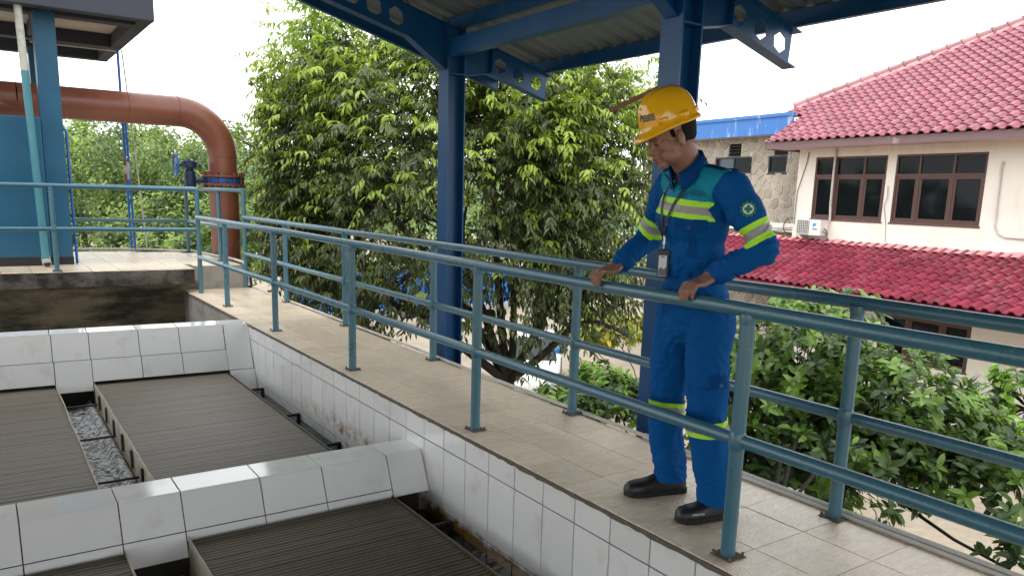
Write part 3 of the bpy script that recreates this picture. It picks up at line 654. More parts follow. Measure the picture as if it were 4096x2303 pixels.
MB().tube([(2.57, PY, 1.66), (2.68, PY, 1.66)], .018, 10).build('hub', 'valve_blue', hw, 60)
# ------------------------------------------------------------------ office building across the yard
TH = math.radians(5); UU = V((math.sin(TH), math.cos(TH), 0)); NN = V((math.cos(TH), -math.sin(TH), 0)); ZZ = V((0, 0, 1))
def B(u, n, z): return UU*u+NN*n+ZZ*z
def bbox(mb, u0, u1, n0, n1, z0, z1, mi=0):
    return mb.hexa([B(u0, n0, z0), B(u0, n1, z0), B(u1, n1, z0), B(u1, n0, z0), B(u0, n0, z1), B(u0, n1, z1), B(u1, n1, z1), B(u1, n0, z1)], mi)
def holed(mb, u0, u1, z0, z1, n0, n1, holes):
    us = sorted({u0, u1, *[h[0] for h in holes], *[h[1] for h in holes]}); zs = sorted({z0, z1, *[h[2] for h in holes], *[h[3] for h in holes]})
    for a, b in zip(us[:-1], us[1:]):
        for c, d in zip(zs[:-1], zs[1:]):
            if any(h[0] <= a and b <= h[1] and h[2] <= c and d <= h[3] for h in holes): continue
            bbox(mb, a, b, n0, n1, c, d)
    return mb
ob = thing('office_building', B(10, 20, G), 'two-storey cream office building with maroon tiled roofs across the yard', 'building')
WINS = [(14.33, 16.77, .91, 2.74, (15.06, 16.0), 2.19), (11.56, 14.06, .91, 2.74, (12.41, 13.36), 2.19), (11.37, 14.0, -2.84, -1.20, (12.15, 13.13), -1.62), (8.2, 10.0, .91, 2.74, (8.8, 9.4), 2.19)]
holed(MB(), 2.0, 17.42, G, 3.02, 20.0, 20.25, [w[:4] for w in WINS]).build('wall', 'cream_wall', ob)
bbox(MB(), 17.17, 17.418, 20.251, 27, G, 3.0).build('wall', 'cream_wall', ob)
def window(parent, u0, u1, z0, z1, mul, tr, n=20.0, fm='frame_brown', sash=True, pane='pane_glass'):
    f = .055
    w = bbox(bbox(bbox(bbox(MB(), u0, u1, n+.01, n+.11, z0, z0+f), u0, u1, n+.01, n+.11, z1-f, z1), u0, u0+f, n+.01, n+.11, z0+f, z1-f), u1-f, u1, n+.01, n+.11, z0+f, z1-f).build('window', fm, parent)
    bbox(MB(), u0-.03, u1+.03, n-.02, n+.0095, z0-.045, z0-.001).build('sill', fm, w)
    cols = [u0+f]+[m_ for m_ in mul]+[u1-f]
    for m_ in mul: bbox(MB(), m_-.03, m_+.03, n+.02, n+.10, z0+f, z1-f).build('mullion', fm, w)
    if tr: bbox(MB(), u0+f, u1-f, n+.015, n+.105, tr-.035, tr+.035).build('transom', fm, w)
    for i, (a, b) in enumerate(zip(cols[:-1], cols[1:])):
        a2, b2 = a+(.03 if i else 0), b-(.03 if i < len(cols)-2 else 0)
        for za, zb_ in (((z0+f, tr-.035), (tr+.035, z1-f)) if tr else ((z0+f, z1-f),)):
            if tr and za < tr-.2 and sash:
                s = .07
                q = MB(); [bbox(q, *r_, n+.03, n+.075, *zz) for r_, zz in (((a2, b2), (za, za+s)), ((a2, b2), (zb_-s, zb_)), ((a2, a2+s), (za+s, zb_-s)), ((b2-s, b2), (za+s, zb_-s)))]
                q.build('sash', fm, w); a3, b3, za, zb_ = a2+s, b2-s, za+s, zb_-s
            else: a3, b3 = a2, b2
            bbox(MB(), a3, b3, n+.05, n+.056, za, zb_).build('pane', pane, w)
    return w
for w_ in WINS: window(ob, *w_)
# dim rooms behind the glass with vertical blinds
rm = MB()
for u0, u1, z0, z1 in ((14.2, 16.9, .7, 2.9), (11.4, 14.15, .7, 2.9), (11.2, 14.1, -3, -1.1), (8, 10.2, .7, 2.9)):
    bbox(rm, u0, u1, 22.2, 22.25, z0, z1); bbox(rm, u0, u1, 20.3, 22.2, z0-.05, z0); bbox(rm, u0, u1, 20.3, 22.2, z1, z1+.05); bbox(rm, u0-.05, u0, 20.3, 22.2, z0, z1); bbox(rm, u1, u1+.05, 20.3, 22.2, z0, z1)
rm.build('room', 'room_dark', ob)
for k, u in enumerate((12.55, 12.68, 12.86, 13.02, 13.12, 13.2)):
    bbox(MB(), u, u+.075, 20.35, 20.355, .95, 2.14 if k > 1 else 2.66).build('blind_slat', 'blind', ob)
# upper roof: tiles on a 30 degree slope cut by the hip
RS = math.radians(30); rn, rz = math.cos(RS), math.sin(RS)
def tile_mesh(mname, w=.335, l=.40):
    t = MB(); n_ = 13; prof = []
    for i in range(n_+1):
        x = i/n_; rr_ = (x-.70)/.27; z = .072*math.sqrt(max(0, 1-rr_*rr_))+.010*(1 if x < .05 else 0)
        prof.append((x*w, z))
    vs = [(x, 0, z+.036) for x, z in prof]+[(x, l, z) for x, z in prof]+[(x, .004, z-.002) for x, z in prof]
    m_ = n_+1
    fs = [(i, i+1, m_+i+1, m_+i) for i in range(n_)]+[(2*m_+i, 2*m_+i+1, i+1, i) for i in range(n_)]
    t.add(vs, fs); return t.mesh('roof_tile', mname, 50)
def roof_plane(part, mname, cols, rows_of, origin_u, n0, z0, ang, ex, limit=300, fw=.31):
    cs, sn = math.cos(ang), math.sin(ang); me = tile_mesh(mname, fw+.02, ex+.05); T = []
    for c in range(cols):
        u = origin_u-c*fw
        lo, hi = rows_of(u-fw/2)
        for r_ in range(lo, hi):
            s_ = r_*ex; o = B(u, n0+cs*s_, z0+sn*s_); T.append(((o-V((0, 0, CAM_H))).length, o))
    T.sort(key=lambda q: q[0])
    ux, uy = -UU, NN*cs+ZZ*sn; un = ux.cross(uy)
    if un.z < 0: un = -un
    X = Matrix((ux, uy, un)).transposed().to_4x4()
    vis = []; rest = []
    for d, o in T:
        p_ = o-V((0, 0, CAM_H)); zc = p_.dot(fwd); px = (2048+3116*p_.dot(R2)/zc)/4096
        (vis if px < 1.02 else rest).append(o)
    for i, o in enumerate(vis[:limit]):
        Y = X.copy(); Y.translation = o+un*random.uniform(-.004, .004); link('roof_tile', me, part, Y @ Matrix.Rotation(random.uniform(-.012, .012), 4, 'Z'))
    rest += vis[limit:]
    if rest:
        mv = [v.co.copy() for v in me.vertices]; mf = [list(f.vertices) for f in me.polygons]; q = MB()
        for o in rest:
            Y = X.copy(); Y.translation = o; q.add([Y @ v for v in mv], mf)
        o = q.build('roof_tiles', mname, part, 50); o['kind'] = 'stuff'
deck = MB(); hipn = lambda u: 21.07+(18.78-u)*.92
E0 = (19.03, 3.19)
pu = [17.95, 14.16, 6.0, 1.0]
up = [B(17.95, *E0), B(1, *E0), B(1, hipn(1.0), E0[1]+(hipn(1.0)-E0[0])*math.tan(RS)), B(17.95, hipn(17.95), E0[1]+(hipn(17.95)-E0[0])*math.tan(RS))]
deck.prism([p_-ZZ*.06 for p_ in up], -ZZ*.05)
deck.prism([B(18.9, 20.75, E0[1]+(20.75-E0[0])*math.tan(RS)-.06), B(17.96, 20.75, E0[1]+(20.75-E0[0])*math.tan(RS)-.06), B(17.96, hipn(17.96), E0[1]+(hipn(17.96)-E0[0])*math.tan(RS)-.06), B(18.9, hipn(18.9), E0[1]+(hipn(18.9)-E0[0])*math.tan(RS)-.06)], -ZZ*.05)
uroof = deck.build('upper_roof', 'roof_tile_pink', ob)
roof_plane(uroof, 'roof_tile_pink', 47, lambda u: (0 if u < 17.9 else 6, max(0, int(((hipn(u)-E0[0])/rn+.02)/.30))), 18.88, E0[0]-.05, E0[1]-.03, RS, .30)
# hip ridge caps bedded in mortar
ha, hb = B(18.78, 21.07, 4.40), B(6.0, hipn(6.0), 4.40+(hipn(6.0)-21.07)*math.tan(RS)); hd = (hb-ha).normalized(); L_ = (hb-ha).length
q = MB(); hs_ = hd.cross(ZZ).normalized(); nq = 90; vs = []
for k in range(nq+1):
    c_ = ha.lerp(hb, k/nq); w_ = .20+.09*mnoise.noise(V((k*.37, 2, 1))); z_ = .03*mnoise.noise(V((k*.6, 5, 1)))
    vs += [c_+hs_*w_-ZZ*(.14+z_), c_+hs_*.09+ZZ*.07, c_-hs_*.09+ZZ*.07, c_-hs_*w_-ZZ*.16]
q.add(vs, [(4*k+a, 4*k+a+1, 4*k+5+a, 4*k+4+a) for k in range(nq) for a in range(3)]); q.build('ridge_mortar', 'flashing', uroof, 'all')
capm = MB().tube([(0, 0, 0), (.42, 0, 0)], [.115, .105], 14).tube([(0, 0, 0), (.06, 0, 0)], [.145, .14], 14).mesh('ridge_cap', 'ridge_cap', 50)
Q = hd.to_track_quat('X', 'Z').to_matrix().to_4x4()
for k in range(int(min(L_, 11)/.42)):
    Y = Q.copy(); Y.translation = ha+hd*(.42*k)+ZZ*.06; link('ridge_cap', capm, uroof, Y)
bbox(MB(), 1, 17.97, 19.02, 19.06, 2.955, 3.165).build('fascia', 'fascia_brown', ob)
bbox(MB(), 17.931, 17.97, 19.061, 21.0, 2.955, 3.165).build('fascia', 'fascia_brown', ob)
bbox(MB(), 1, 17.93, 19.061, 19.999, 2.985, 3.015).build('soffit', 'soffit', ob)
# lower lean-to roof
RL = math.radians(25); LZ = .285-2.42*math.tan(RL); LN = 20-2.42
dk = MB(); dk.prism([B(20.6, LN, LZ-.07), B(1, LN, LZ-.07), B(1, 19.99, .20), B(20.6, 19.99, .20)], -ZZ*.05)
lroof = dk.build('lower_roof', 'roof_tile_red', ob)
roof_plane(lroof, 'roof_tile_red', 68, lambda u: (0, 8), 20.5, LN-.04, LZ-.035, RL, .33, 300, .285)
q = MB(); nn_ = 90; vs = []
for k in range(nn_+1):
    u = 20.5-19.4*k/nn_; dd = random.uniform(-.03, .05)
    vs += [B(u, 19.72+dd*.5, .215+dd*.3), B(u, 19.985, .30+dd)]
q.add(vs, [(2*k, 2*k+2, 2*k+3, 2*k+1) for k in range(nn_)]); q.build('flashing', 'flashing', lroof, 'all')
bbox(MB(), 1, 20.6, LN+.02, LN+.06, LZ-.26, LZ-.122).build('fascia', 'fascia_brown', ob)
# downpipe across the first window, wires, wall conduit
tag(MB().tube([B(16.05, 19.97, 2.97), B(16.03, 19.93, 2.3), B(16.02, 19.92, 1.4), B(16.0, 19.95, .86)], .035, 10).build('downpipe', 'conduit', None, True), 'pale pipe running down over the left office window to the air conditioner', 'pipe')
tag(MB().tube([B(11.19, 19.97, 2.42), B(11.17, 19.97, 1.6), B(11.15, 19.97, .95), B(11.05, 19.97, .76), B(10.85, 19.97, .68), B(9.6, 19.97, .66)], .022, 8).tube([B(11.19, 19.965, 2.15), B(11.20, 19.965, 2.35), B(11.17, 19.965, 2.5)], .03, 8).build('wall_conduit', 'conduit', None, True), 'thin conduit curling along the cream wall right of the windows', 'conduit')
tag(MB().tube([B(14.22, 19.97, 1.9), B(14.18, 19.96, 1.6), B(14.26, 19.96, 1.35), B(14.15, 19.96, .9), B(14.1, 19.97, .35)], .011, 6).build('wire', 'cable_grey', None, True), 'grey wire hanging on the wall between the two office windows', 'wire')
tag(MB().tube([B(17.05, 19.98, 2.9), B(17.08, 19.97, 2.6), B(17.35, 19.97, 1.7), B(17.36, 19.97, .7)], .012, 6).build('wire', 'cable_black', None, True), 'dark wire running down the corner of the cream building', 'wire')
tag(MB().tube([B(17.75+.32*math.cos(a), 20.30+.02*math.sin(3*a), .62+.26*math.sin(a)) for a in np.linspace(0, 6*PI, 60)], .012, 5).tube([B(20, 20.3, .45), B(17.8, 20.25, .55), B(16.9, 19.9, .75)], .013, 5).tube([B(19.5, 20.3, .35), B(17.5, 20.2, .52), B(17.1, 19.9, .3)], .013, 5).build('cable_coil', 'cable_black', None, True), 'coil of black cable on the wall left of the air conditioner', 'cable')
ac = thing('air_conditioner', B(16.5, 19.85, .35), 'white outdoor air conditioner unit on the cream wall under the left window', 'air conditioner')
A_ = MB(); bx = bbox(A_, 16.02, 16.93, 19.58, 19.9, .42, .88); A_.build('casing', 'ac_white', ac)
bbox(MB(), 16.44, 16.90, 19.572, 19.5795, .45, .86).build('grille_back', 'ac_dark', ac)
gr = MB()
for k in range(9): bbox(gr, 16.44, 16.90, 19.560, 19.571, .458+k*.048, .468+k*.048)
for k in range(7): bbox(gr, 16.45+k*.07, 16.458+k*.07, 19.552, 19.5595, .45, .86)
gr.build('grille', 'ac_white', ac)
MB().prism([B(16.30, 19.577, .78), B(16.16, 19.577, .78), B(16.22, 19.577, .70), B(16.30, 19.577, .66)], -NN*.004).build('logo', 'logo_blue', ac)
bbox(MB(), 16.14, 16.30, 19.573, 19.5795, .59, .62).build('lettering', 'ac_dark', ac)
for u in (16.15, 16.8): MB().prism([B(u, 19.6, .415), B(u, 19.99, .415), B(u, 19.99, .2)], UU*.03).build('bracket', 'conduit', ac)
MB().tube([B(16.02, 19.75, .62), B(15.95, 19.75, .6), B(15.96, 19.85, .45)], .02, 6).tube([B(16.02, 19.7, .55), B(15.93, 19.72, .5), B(15.97, 19.9, .3)], .015, 6).build('valve', 'ac_dark', ac)

# ------------------------------------------------------------------ stone-faced wing with blue parapet
sb = thing('stone_building', B(20, 20.8, G), 'building wing faced with crazy-paved grey stone under a blue parapet', 'building')
SN = 20.6; SU0, SU1 = 17.425, 25.5
SW = [(19.95, 21.72, 2.31, 2.88, (20.83,)), (18.42, 19.22, 2.31, 2.88, ())]
SV = [(20.5, 21.08, 2.895, 3.33), (18.42, 19.0, 2.895, 3.2)]
holes = [w_[:4] for w_ in SW]+SV
swl = holed(MB(), SU0, SU1, G, 3.6, SN, SN+.25, holes).build('wall', 'mortar', sb)
pts2 = []
tries = 0
while len(pts2) < 520 and tries < 60000:
    tries += 1; c_ = (random.uniform(SU0-.1, SU1), random.uniform(-2.2, 3.6))
    if c_[0] > 23 and random.random() < .5: continue
    if all((c_[0]-q_[0])**2+(c_[1]-q_[1])**2 > .205**2*(1 if (hash(q_) % 3) else 1.5) for q_ in pts2): pts2.append(c_)
def clip(poly, a, b, c):   # keep a*x+b*y<=c
    out = []
    for i in range(len(poly)):
        P, Q_ = poly[i], poly[(i+1) % len(poly)]; dp_, dq = a*P[0]+b*P[1]-c, a*Q_[0]+b*Q_[1]-c
        if dp_ <= 0: out.append(P)
        if (dp_ < 0) != (dq < 0) and dp_ != dq:
            t_ = dp_/(dp_-dq); out.append((P[0]+(Q_[0]-P[0])*t_, P[1]+(Q_[1]-P[1])*t_))
    return out
cnt = 0
for i, p_ in enumerate(pts2):
    poly = [(p_[0]-.4, p_[1]-.4), (p_[0]+.4, p_[1]-.4), (p_[0]+.4, p_[1]+.4), (p_[0]-.4, p_[1]+.4)]
    for j, q_ in enumerate(pts2):
        if i == j or abs(q_[0]-p_[0]) > .85 or abs(q_[1]-p_[1]) > .85: continue
        a, b = q_[0]-p_[0], q_[1]-p_[1]; d_ = math.hypot(a, b); a /= d_; b /= d_
        poly = clip(poly, a, b, a*(p_[0]+q_[0])/2+b*(p_[1]+q_[1])/2-.012)
        if len(poly) < 3: break
    poly = clip(poly, -1, 0, -(SU0+.01)) if poly else poly
    poly = clip(poly, 0, 1, 3.58) if len(poly) > 2 else poly
    for h in holes:      # push stones out of openings
        if len(poly) > 2 and h[0]-.4 < p_[0] < h[1]+.4 and h[2]-.4 < p_[1] < h[3]+.4:
            opts = [(h[0]-p_[0], (1, 0, h[0])), (p_[0]-h[1], (-1, 0, -h[1])), (h[2]-p_[1], (0, 1, h[2])), (p_[1]-h[3], (0, -1, -h[3]))]
            b_ = max(opts, key=lambda z_: z_[0]); poly = clip(poly, *b_[1])
    if len(poly) < 3: continue
    pp = []
    for k in range(len(poly)):
        P, Q_ = poly[k], poly[(k+1) % len(poly)]; pp += [P]
        if math.hypot(P[0]-Q_[0], P[1]-Q_[1]) > .1: pp.append(((P[0]+Q_[0])/2+random.uniform(-.012, .012), (P[1]+Q_[1])/2+random.uniform(-.012, .012)))
    th_ = random.uniform(.012, .03); cx_, cy_ = sum(a for a, b in pp)/len(pp), sum(b for a, b in pp)/len(pp)
    st = MB(); n_ = len(pp)
    vs = [B(a, SN, b) for a, b in pp]+[B(cx_+(a-cx_)*.9, SN-th_, cy_+(b-cy_)*.9) for a, b in pp]
    st.add(vs, [(k, (k+1) % n_, n_+(k+1) % n_, n_+k) for k in range(n_)]+[tuple(range(n_, 2*n_))])
    if cnt < 300: st.build('stone', 'stone', swl); cnt += 1
    else:
        if cnt == 300: restst = MB(); cnt += 1
        restst.add(st.v, st.f)
if cnt > 300: restst.build('stones', 'stone', swl)['kind'] = 'stuff'
for w_ in SW: window(sb, *w_[:4], w_[4], None, SN, 'frame_black')
for u0, u1, z0, z1 in SV:
    v_ = bbox(MB(), u0, u1, SN+.1, SN+.12, z0, z1).build('vent', 'room_dark', sb)
    for k in range(4):
        z = z0+(k+.15)*(z1-z0)/4; MB().prism([B(u0, SN-.02, z), B(u0, SN+.09, z+.09), B(u0, SN+.09, z+.075), B(u0, SN-.02, z-.015)], UU*(u1-u0)).build('louvre', 'frame_black', v_)
rmq = MB(); bbox(rmq, 18.2, 22, 21.9, 21.95, 2.1, 3.4); bbox(rmq, 18.2, 22, 20.86, 21.9, 2.1, 2.15); rmq.build('room', 'room_dark', sb)
bbox(MB(), 17.98, SU1, 20.1, 20.25, 3.52, 4.06).build('parapet', 'parapet_blue', sb)
bbox(MB(), 17.96, SU1, 20.06, 20.29, 4.061, 4.17).build('parapet_cap', 'parapet_blue', sb)
bbox(MB(), 17.98, SU1, 20.251, 20.86, 3.525, 3.60).build('soffit', 'soffit', sb)
bbox(MB(), SU0+.002, SU1, 20.35, 20.599, .42, .70).build('ledge', 'cream_wall', sb)

# ------------------------------------------------------------------ leaves
def leaf_mesh(name, P, D, Nn, Ln, Wd, tint, m, droop=.25, fold=.18, simple=False):
    """numpy leaf cloud: base points P, directions D, face normals Nn"""
    D = D/np.linalg.norm(D, axis=1, keepdims=True); S = np.cross(Nn, D); S /= np.linalg.norm(S, axis=1, keepdims=True)+1e-9; Nn = np.cross(D, S)
    n = len(P); Ln = np.broadcast_to(np.asarray(Ln, float), (n,)); Wd = np.broadcast_to(np.asarray(Wd, float), (n,))
    if simple: tpl = [(0, 0, 0), (.5, -.5, .12), (1, 0, -.1), (.5, .5, .12)]; F_ = [(0, 1, 2), (0, 2, 3)]
    else:
        tpl = [(0, 0, 0), (.32, 0, -.0), (.70, 0, -.3), (1, 0, -1), (.32, -.46, fold), (.70, -.40, fold-.3), (.32, .46, fold), (.70, .40, fold-.3)]
        F_ = [(0, 4, 1), (0, 1, 6), (1, 4, 5, 2), (1, 2, 7, 6), (2, 5, 3), (2, 3, 7)]
    tp = np.array(tpl); K = len(tpl)
    zz = tp[None, :, 2]*(Ln[:, None]*droop if not simple else Wd[:, None])
    if not simple: zz = np.where(tp[None, :, 2] > 0, tp[None, :, 2]*Wd[:, None], zz)
    v = P[:, None]+D[:, None]*(tp[None, :, 0]*Ln[:, None])[..., None]+S[:, None]*(tp[None, :, 1]*Wd[:, None])[..., None]+Nn[:, None]*zz[..., None]
    v = v.reshape(-1, 3)
    loops = []; starts = []; tot = []; s_ = 0
    base = np.arange(n)*K
    Fl = np.concatenate([np.array(f_) for f_ in F_]); lens = np.array([len(f_) for f_ in F_])
    allv = (base[:, None]+Fl[None]).reshape(-1); tot = np.tile(lens, n); starts = np.concatenate([[0], np.cumsum(tot)[:-1]])
    me = bpy.data.meshes.new(name); me.vertices.add(len(v)); me.vertices.foreach_set('co', v.astype(np.float32).ravel())
    me.loops.add(len(allv)); me.loops.foreach_set('vertex_index', allv.astype(np.int32))
    me.polygons.add(len(tot)); me.polygons.foreach_set('loop_start', starts.astype(np.int32)); me.polygons.foreach_set('loop_total', tot.astype(np.int32))
    me.update(calc_edges=True)
    at = me.attributes.new('tint', 'FLOAT', 'POINT'); at.data.foreach_set('value', np.repeat(tint, K).astype(np.float32))
    me.materials.append(MATS[m]); me.polygons.foreach_set('use_smooth', np.ones(len(tot), bool)); me.update()
    return me
def unit(a): return a/(np.linalg.norm(a, axis=-1, keepdims=True)+1e-9)
def rdir(n): return unit(rng.normal(size=(n, 3)))
def branch(mb, a, b, r0, r1, sag=.1, n=5, k=6):
    a, b = V(a), V(b); d = (b-a).length; off = V(rng.normal(size=3)*.5)*sag*d
    mb.tube([a.lerp(b, t_)+off*math.sin(PI*t_)*(1 if n > 2 else 0) for t_ in np.linspace(0, 1, n)], [r0+(r1-r0)*t_ for t_ in np.linspace(0, 1, n)], k)

# ---- the big drooping-leaved tree behind the walkway
BT = np.array((6.75, 10.3, 0.)); lat = np.array(R2); lat[2] = 0; lat /= np.linalg.norm(lat); dep = np.array((-lat[1], lat[0], 0)); upn = np.array((0, 0, 1.))
cc = np.array((6.15, 10.87, 1.39))
LOBES = [(cc, (2.7, 2.4, 2.55)), (np.array((5.18, 11.54, 2.44)), (1.55, 1.5, 1.55)), (np.array((4.81, 12.20, 3.11)), (.75, .8, .95)), (np.array((4.40, 12.40, 1.70)), (1.05, 1.2, 1.3)), (np.array((7.51, 9.65, 2.33)), (1.25, 1.4, 1.35)), (np.array((7.50, 8.97, 0.99)), (.95, 1.2, 1.2)), (np.array((6.96, 10.72, 3.12)), (1.9, 1.6, 1.5)), (np.array((4.21, 11.96, 0.35)), (.9, 1.0, .8)), (np.array((5.22, 10.67, -0.05)), (1.6, 1.3, .7)), (np.array((7.07, 9.11, -0.19)), (1.1, 1.0, .7))]
bt_ = thing('tree', (6.75, 10.0, G), 'large tree with drooping lime-tipped leaves behind the walkway and blue column', 'tree')
clumps = []
for (c_, r_), cnt_ in zip(LOBES, (100, 48, 18, 28, 40, 28, 48, 16, 15, 11)):
    d_ = rdir(cnt_); rad = rng.uniform(.55, 1.0, (cnt_, 1))**.6
    for q_, dd in zip(c_+(d_*rad)@np.stack([lat*r_[0], dep*r_[1], upn*r_[2]]), d_): clumps.append((q_, dd))
clumps = [q_ for q_ in clumps if rng.random() < np.clip(1+.75*(q_[0][2]-.2), .3, 1)]
CP = np.array([a for a, b in clumps]); CD = unit(CP-(cc+np.array((0, 0, -1.0))))
ns_ = 36
SP = np.repeat(CP, ns_, 0)+rng.normal(size=(len(CP)*ns_, 3))*.29
SD = unit(np.repeat(CD, ns_, 0)*.8+rdir(len(SP))*.75+np.array((0, 0, .15)))
ang_ = np.degrees(np.arctan2(SP[:, 0], SP[:, 1])); keep_ = ang_ > 16.7+.9*rng.random(len(SP)); CI = np.repeat(np.arange(len(CP)), ns_)[keep_]; SP, SD = SP[keep_], SD[keep_]
nl = 9
tt = np.tile(np.linspace(.15, 1, nl), len(SP)); sideS = np.tile(np.array([1, -1]*nl)[:nl], len(SP))
PS = np.repeat(SP, nl, 0); DS = np.repeat(SD, nl, 0)
Lr = np.repeat(rng.uniform(.22, .38, len(SP)), nl)
lp = PS+DS*(tt*Lr)[:, None]+np.array((0, 0, -1.))*(tt**2*Lr*.45)[:, None]
sv = unit(np.cross(DS, np.array((0, 0, 1.)))+1e-6)
ld = unit(sv*(sideS*.55)[:, None]+DS*.55+np.array((0, 0, -.62))+rng.normal(size=lp.shape)*.16)
ln_ = unit(np.array((0, 0, 1.))+DS*.5+sv*(sideS*.3)[:, None]+rng.normal(size=lp.shape)*.25)
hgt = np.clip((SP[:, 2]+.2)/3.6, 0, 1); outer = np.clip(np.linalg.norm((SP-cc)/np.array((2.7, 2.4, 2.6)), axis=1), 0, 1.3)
young = (rng.random(len(SP)) < (.05+.75*hgt**1.3*outer)).astype(float)  # young lime leaves, weighted upward to paint in light from above
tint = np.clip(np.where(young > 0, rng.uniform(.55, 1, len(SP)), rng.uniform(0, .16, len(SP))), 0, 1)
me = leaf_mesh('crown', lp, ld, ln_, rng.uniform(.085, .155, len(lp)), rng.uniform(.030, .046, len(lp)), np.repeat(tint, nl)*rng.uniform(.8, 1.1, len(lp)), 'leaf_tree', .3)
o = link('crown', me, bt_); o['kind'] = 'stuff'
tr_ = MB(); b0 = (6.75, 10.0, G); fork = np.array((6.36, 9.32, -1.37))
tr_.tube([b0, (6.72, 9.95, -3), tuple(fork)], [.16, .13, .11], 10)
limbs = [np.array((6.55, 9.52, 0.02)), np.array((6.01, 10.12, 0.46)), np.array((5.35, 10.93, 0.89)), np.array((7.25, 9.21, 0.74)), np.array((4.79, 11.44, 0.38)), np.array((6.74, 10.43, 1.77)), np.array((7.11, 8.76, -0.50))]
ends = []
for L__ in limbs:
    branch(tr_, fork, L__, .07, .042, .12, 6, 8)
    for _ in range(4):
        e2 = L__+(rng.normal(size=3)*.5+unit(L__-fork)*.5+(cc-L__)*.15); branch(tr_, L__, e2, .04, .02, .12, 5); ends.append(e2)
ends = np.array(ends)
for q_ in CP[::2]:
    e2 = ends[np.argmin(np.linalg.norm(ends-q_, axis=1))]; branch(tr_, e2, q_, .020, .006, .12, 4, 5)
for i in rng.choice(len(SP), 900, False): tr_.tube([CP[CI[i]], SP[i], SP[i]+SD[i]*.2], [.006, .004, .002], 4, False)
# one heavy limb sagging low to the left
tr_.tube([tuple(np.array((6.17, 9.45, -0.36))), tuple(np.array((5.44, 9.82, -0.37))), tuple(np.array((4.98, 10.04, -0.28))), tuple(np.array((4.66, 10.29, -0.14))), tuple(np.array((4.44, 10.63, 0.10))), tuple(np.array((4.17, 11.19, 0.12)))], [.07, .055, .05, .045, .04, .025], 8)
tr_.build('trunk', 'bark', bt_, 'all')

# ---- broad-leaved shrubs close below the walkway
def shrub(name, label, base, lobes, nros, leafL=(.085, .13), ratio=.42, per=10, m='leaf_shrub', seedtint=.75, bark='bark', cat='shrub', group=None, via=None):
    t = thing(name, base, label, cat, group); P_ = []; Dd = []
    tot_ = sum(r_[0]*r_[1]*r_[2] for c_, r_ in lobes)
    for c_, r_ in lobes:
        k = max(6, int(nros*(r_[0]*r_[1]*r_[2])/tot_)); d_ = rdir(k); d_[:, 2] = np.where(d_[:, 2] < -.35, -d_[:, 2], d_[:, 2])
        rad = rng.uniform(.35, 1, (k, 1))**.5; P_.append(np.array(c_)+d_*rad*np.array(r_)); Dd.append(d_)
    P_ = np.concatenate(P_); Dd = unit(np.concatenate(Dd)+np.array((0, 0, .7)))
    n_ = len(P_); PP = np.repeat(P_, per, 0); DD = np.repeat(Dd, per, 0)
    rd_ = rdir(len(PP)); rd_ = unit(rd_-DD*(rd_*DD).sum(1, keepdims=True))
    up_ = rng.uniform(.05, .9, (len(PP), 1)); ld_ = unit(rd_+DD*up_); lnn = unit(DD*1.1-ld_*.6+rng.normal(size=PP.shape)*.15)
    PP = PP-DD*rng.uniform(0, .14, (len(PP), 1))
    hz = (P_[:, 2]-P_[:, 2].min())/(np.ptp(P_[:, 2])+1e-6)
    ty = np.where(rng.random(n_) < (.12+seedtint*hz**1.3), rng.uniform(.4, 1, n_), rng.uniform(0, .2, n_))
    L__ = rng.uniform(*leafL, len(PP))
    o_ = link('foliage', leaf_mesh('foliage', PP, ld_, lnn, L__, L__*ratio*rng.uniform(.85, 1.15, len(PP)), np.repeat(ty, per)*rng.uniform(.75, 1.15, len(PP)), m, .18), t); o_['kind'] = 'stuff'
    st = MB(); b_ = np.array(base)
    hubs = []
    for c_, r_ in lobes:
        h_ = np.array(c_)-np.array((0, 0, r_[2]*.3)); k_ = via if via is not None else (b_+np.array((0, 0, 3.5)) if b_[0] < 4.5 else b_); branch(st, k_, h_, .017, .010, .06, 5, 7); hubs.append(h_)
        if b_[0] < 4.5: st.tube([b_, k_] if via is None else [b_, b_+np.array((0, 0, 3.4)), k_], [.045, .02] if via is None else [.045, .03, .02], 8)
    hubs = np.array(hubs)
    for q_ in P_[::2]:
        h_ = hubs[np.argmin(np.linalg.norm(hubs-q_, axis=1))]; branch(st, h_, q_, .006, .002, .12, 4, 4)
    st.build('stem', bark, t, 'all')
    return t
shrub('shrub', 'dense glossy green shrub tree right of the worker below the railing', (4.2, 3.0, G),
      [(np.array((5.67, 3.93, -0.03)), (.8, .9, .62)), (np.array((5.90, 3.36, -0.20)), (.72, .9, .55)), (np.array((5.46, 3.95, -0.53)), (.9, .9, .8)), (np.array((5.56, 3.37, -0.61)), (.8, .8, .6)), (np.array((6.24, 4.13, 0.39)), (.5, .7, .28)), (np.array((5.50, 3.80, -1.09)), (.8, .9, .6)), (np.array((5.05, 3.80, -0.79)), (.5, .5, .5))], 1050)
shrub('shrub', 'looser branch of green shrub at the right edge below the railing', (4.2, 2.6, G),
      [(np.array((6.38, 2.85, -0.40)), (.45, .6, .36)), (np.array((6.61, 2.53, -0.06)), (.22, .5, .3)), (np.array((6.34, 2.62, -0.46)), (.35, .5, .25)), (np.array((6.28, 3.06, -0.34)), (.3, .5, .3)), (np.array((5.91, 2.62, -0.67)), (.55, .6, .30)), (np.array((6.05, 2.32, -0.47)), (.45, .5, .35)), (np.array((5.90, 2.89, -0.62)), (.45, .5, .4)), (np.array((5.32, 2.00, -0.83)), (.18, .3, .28))], 430, via=np.array((5.92, 3.50, -0.61)))
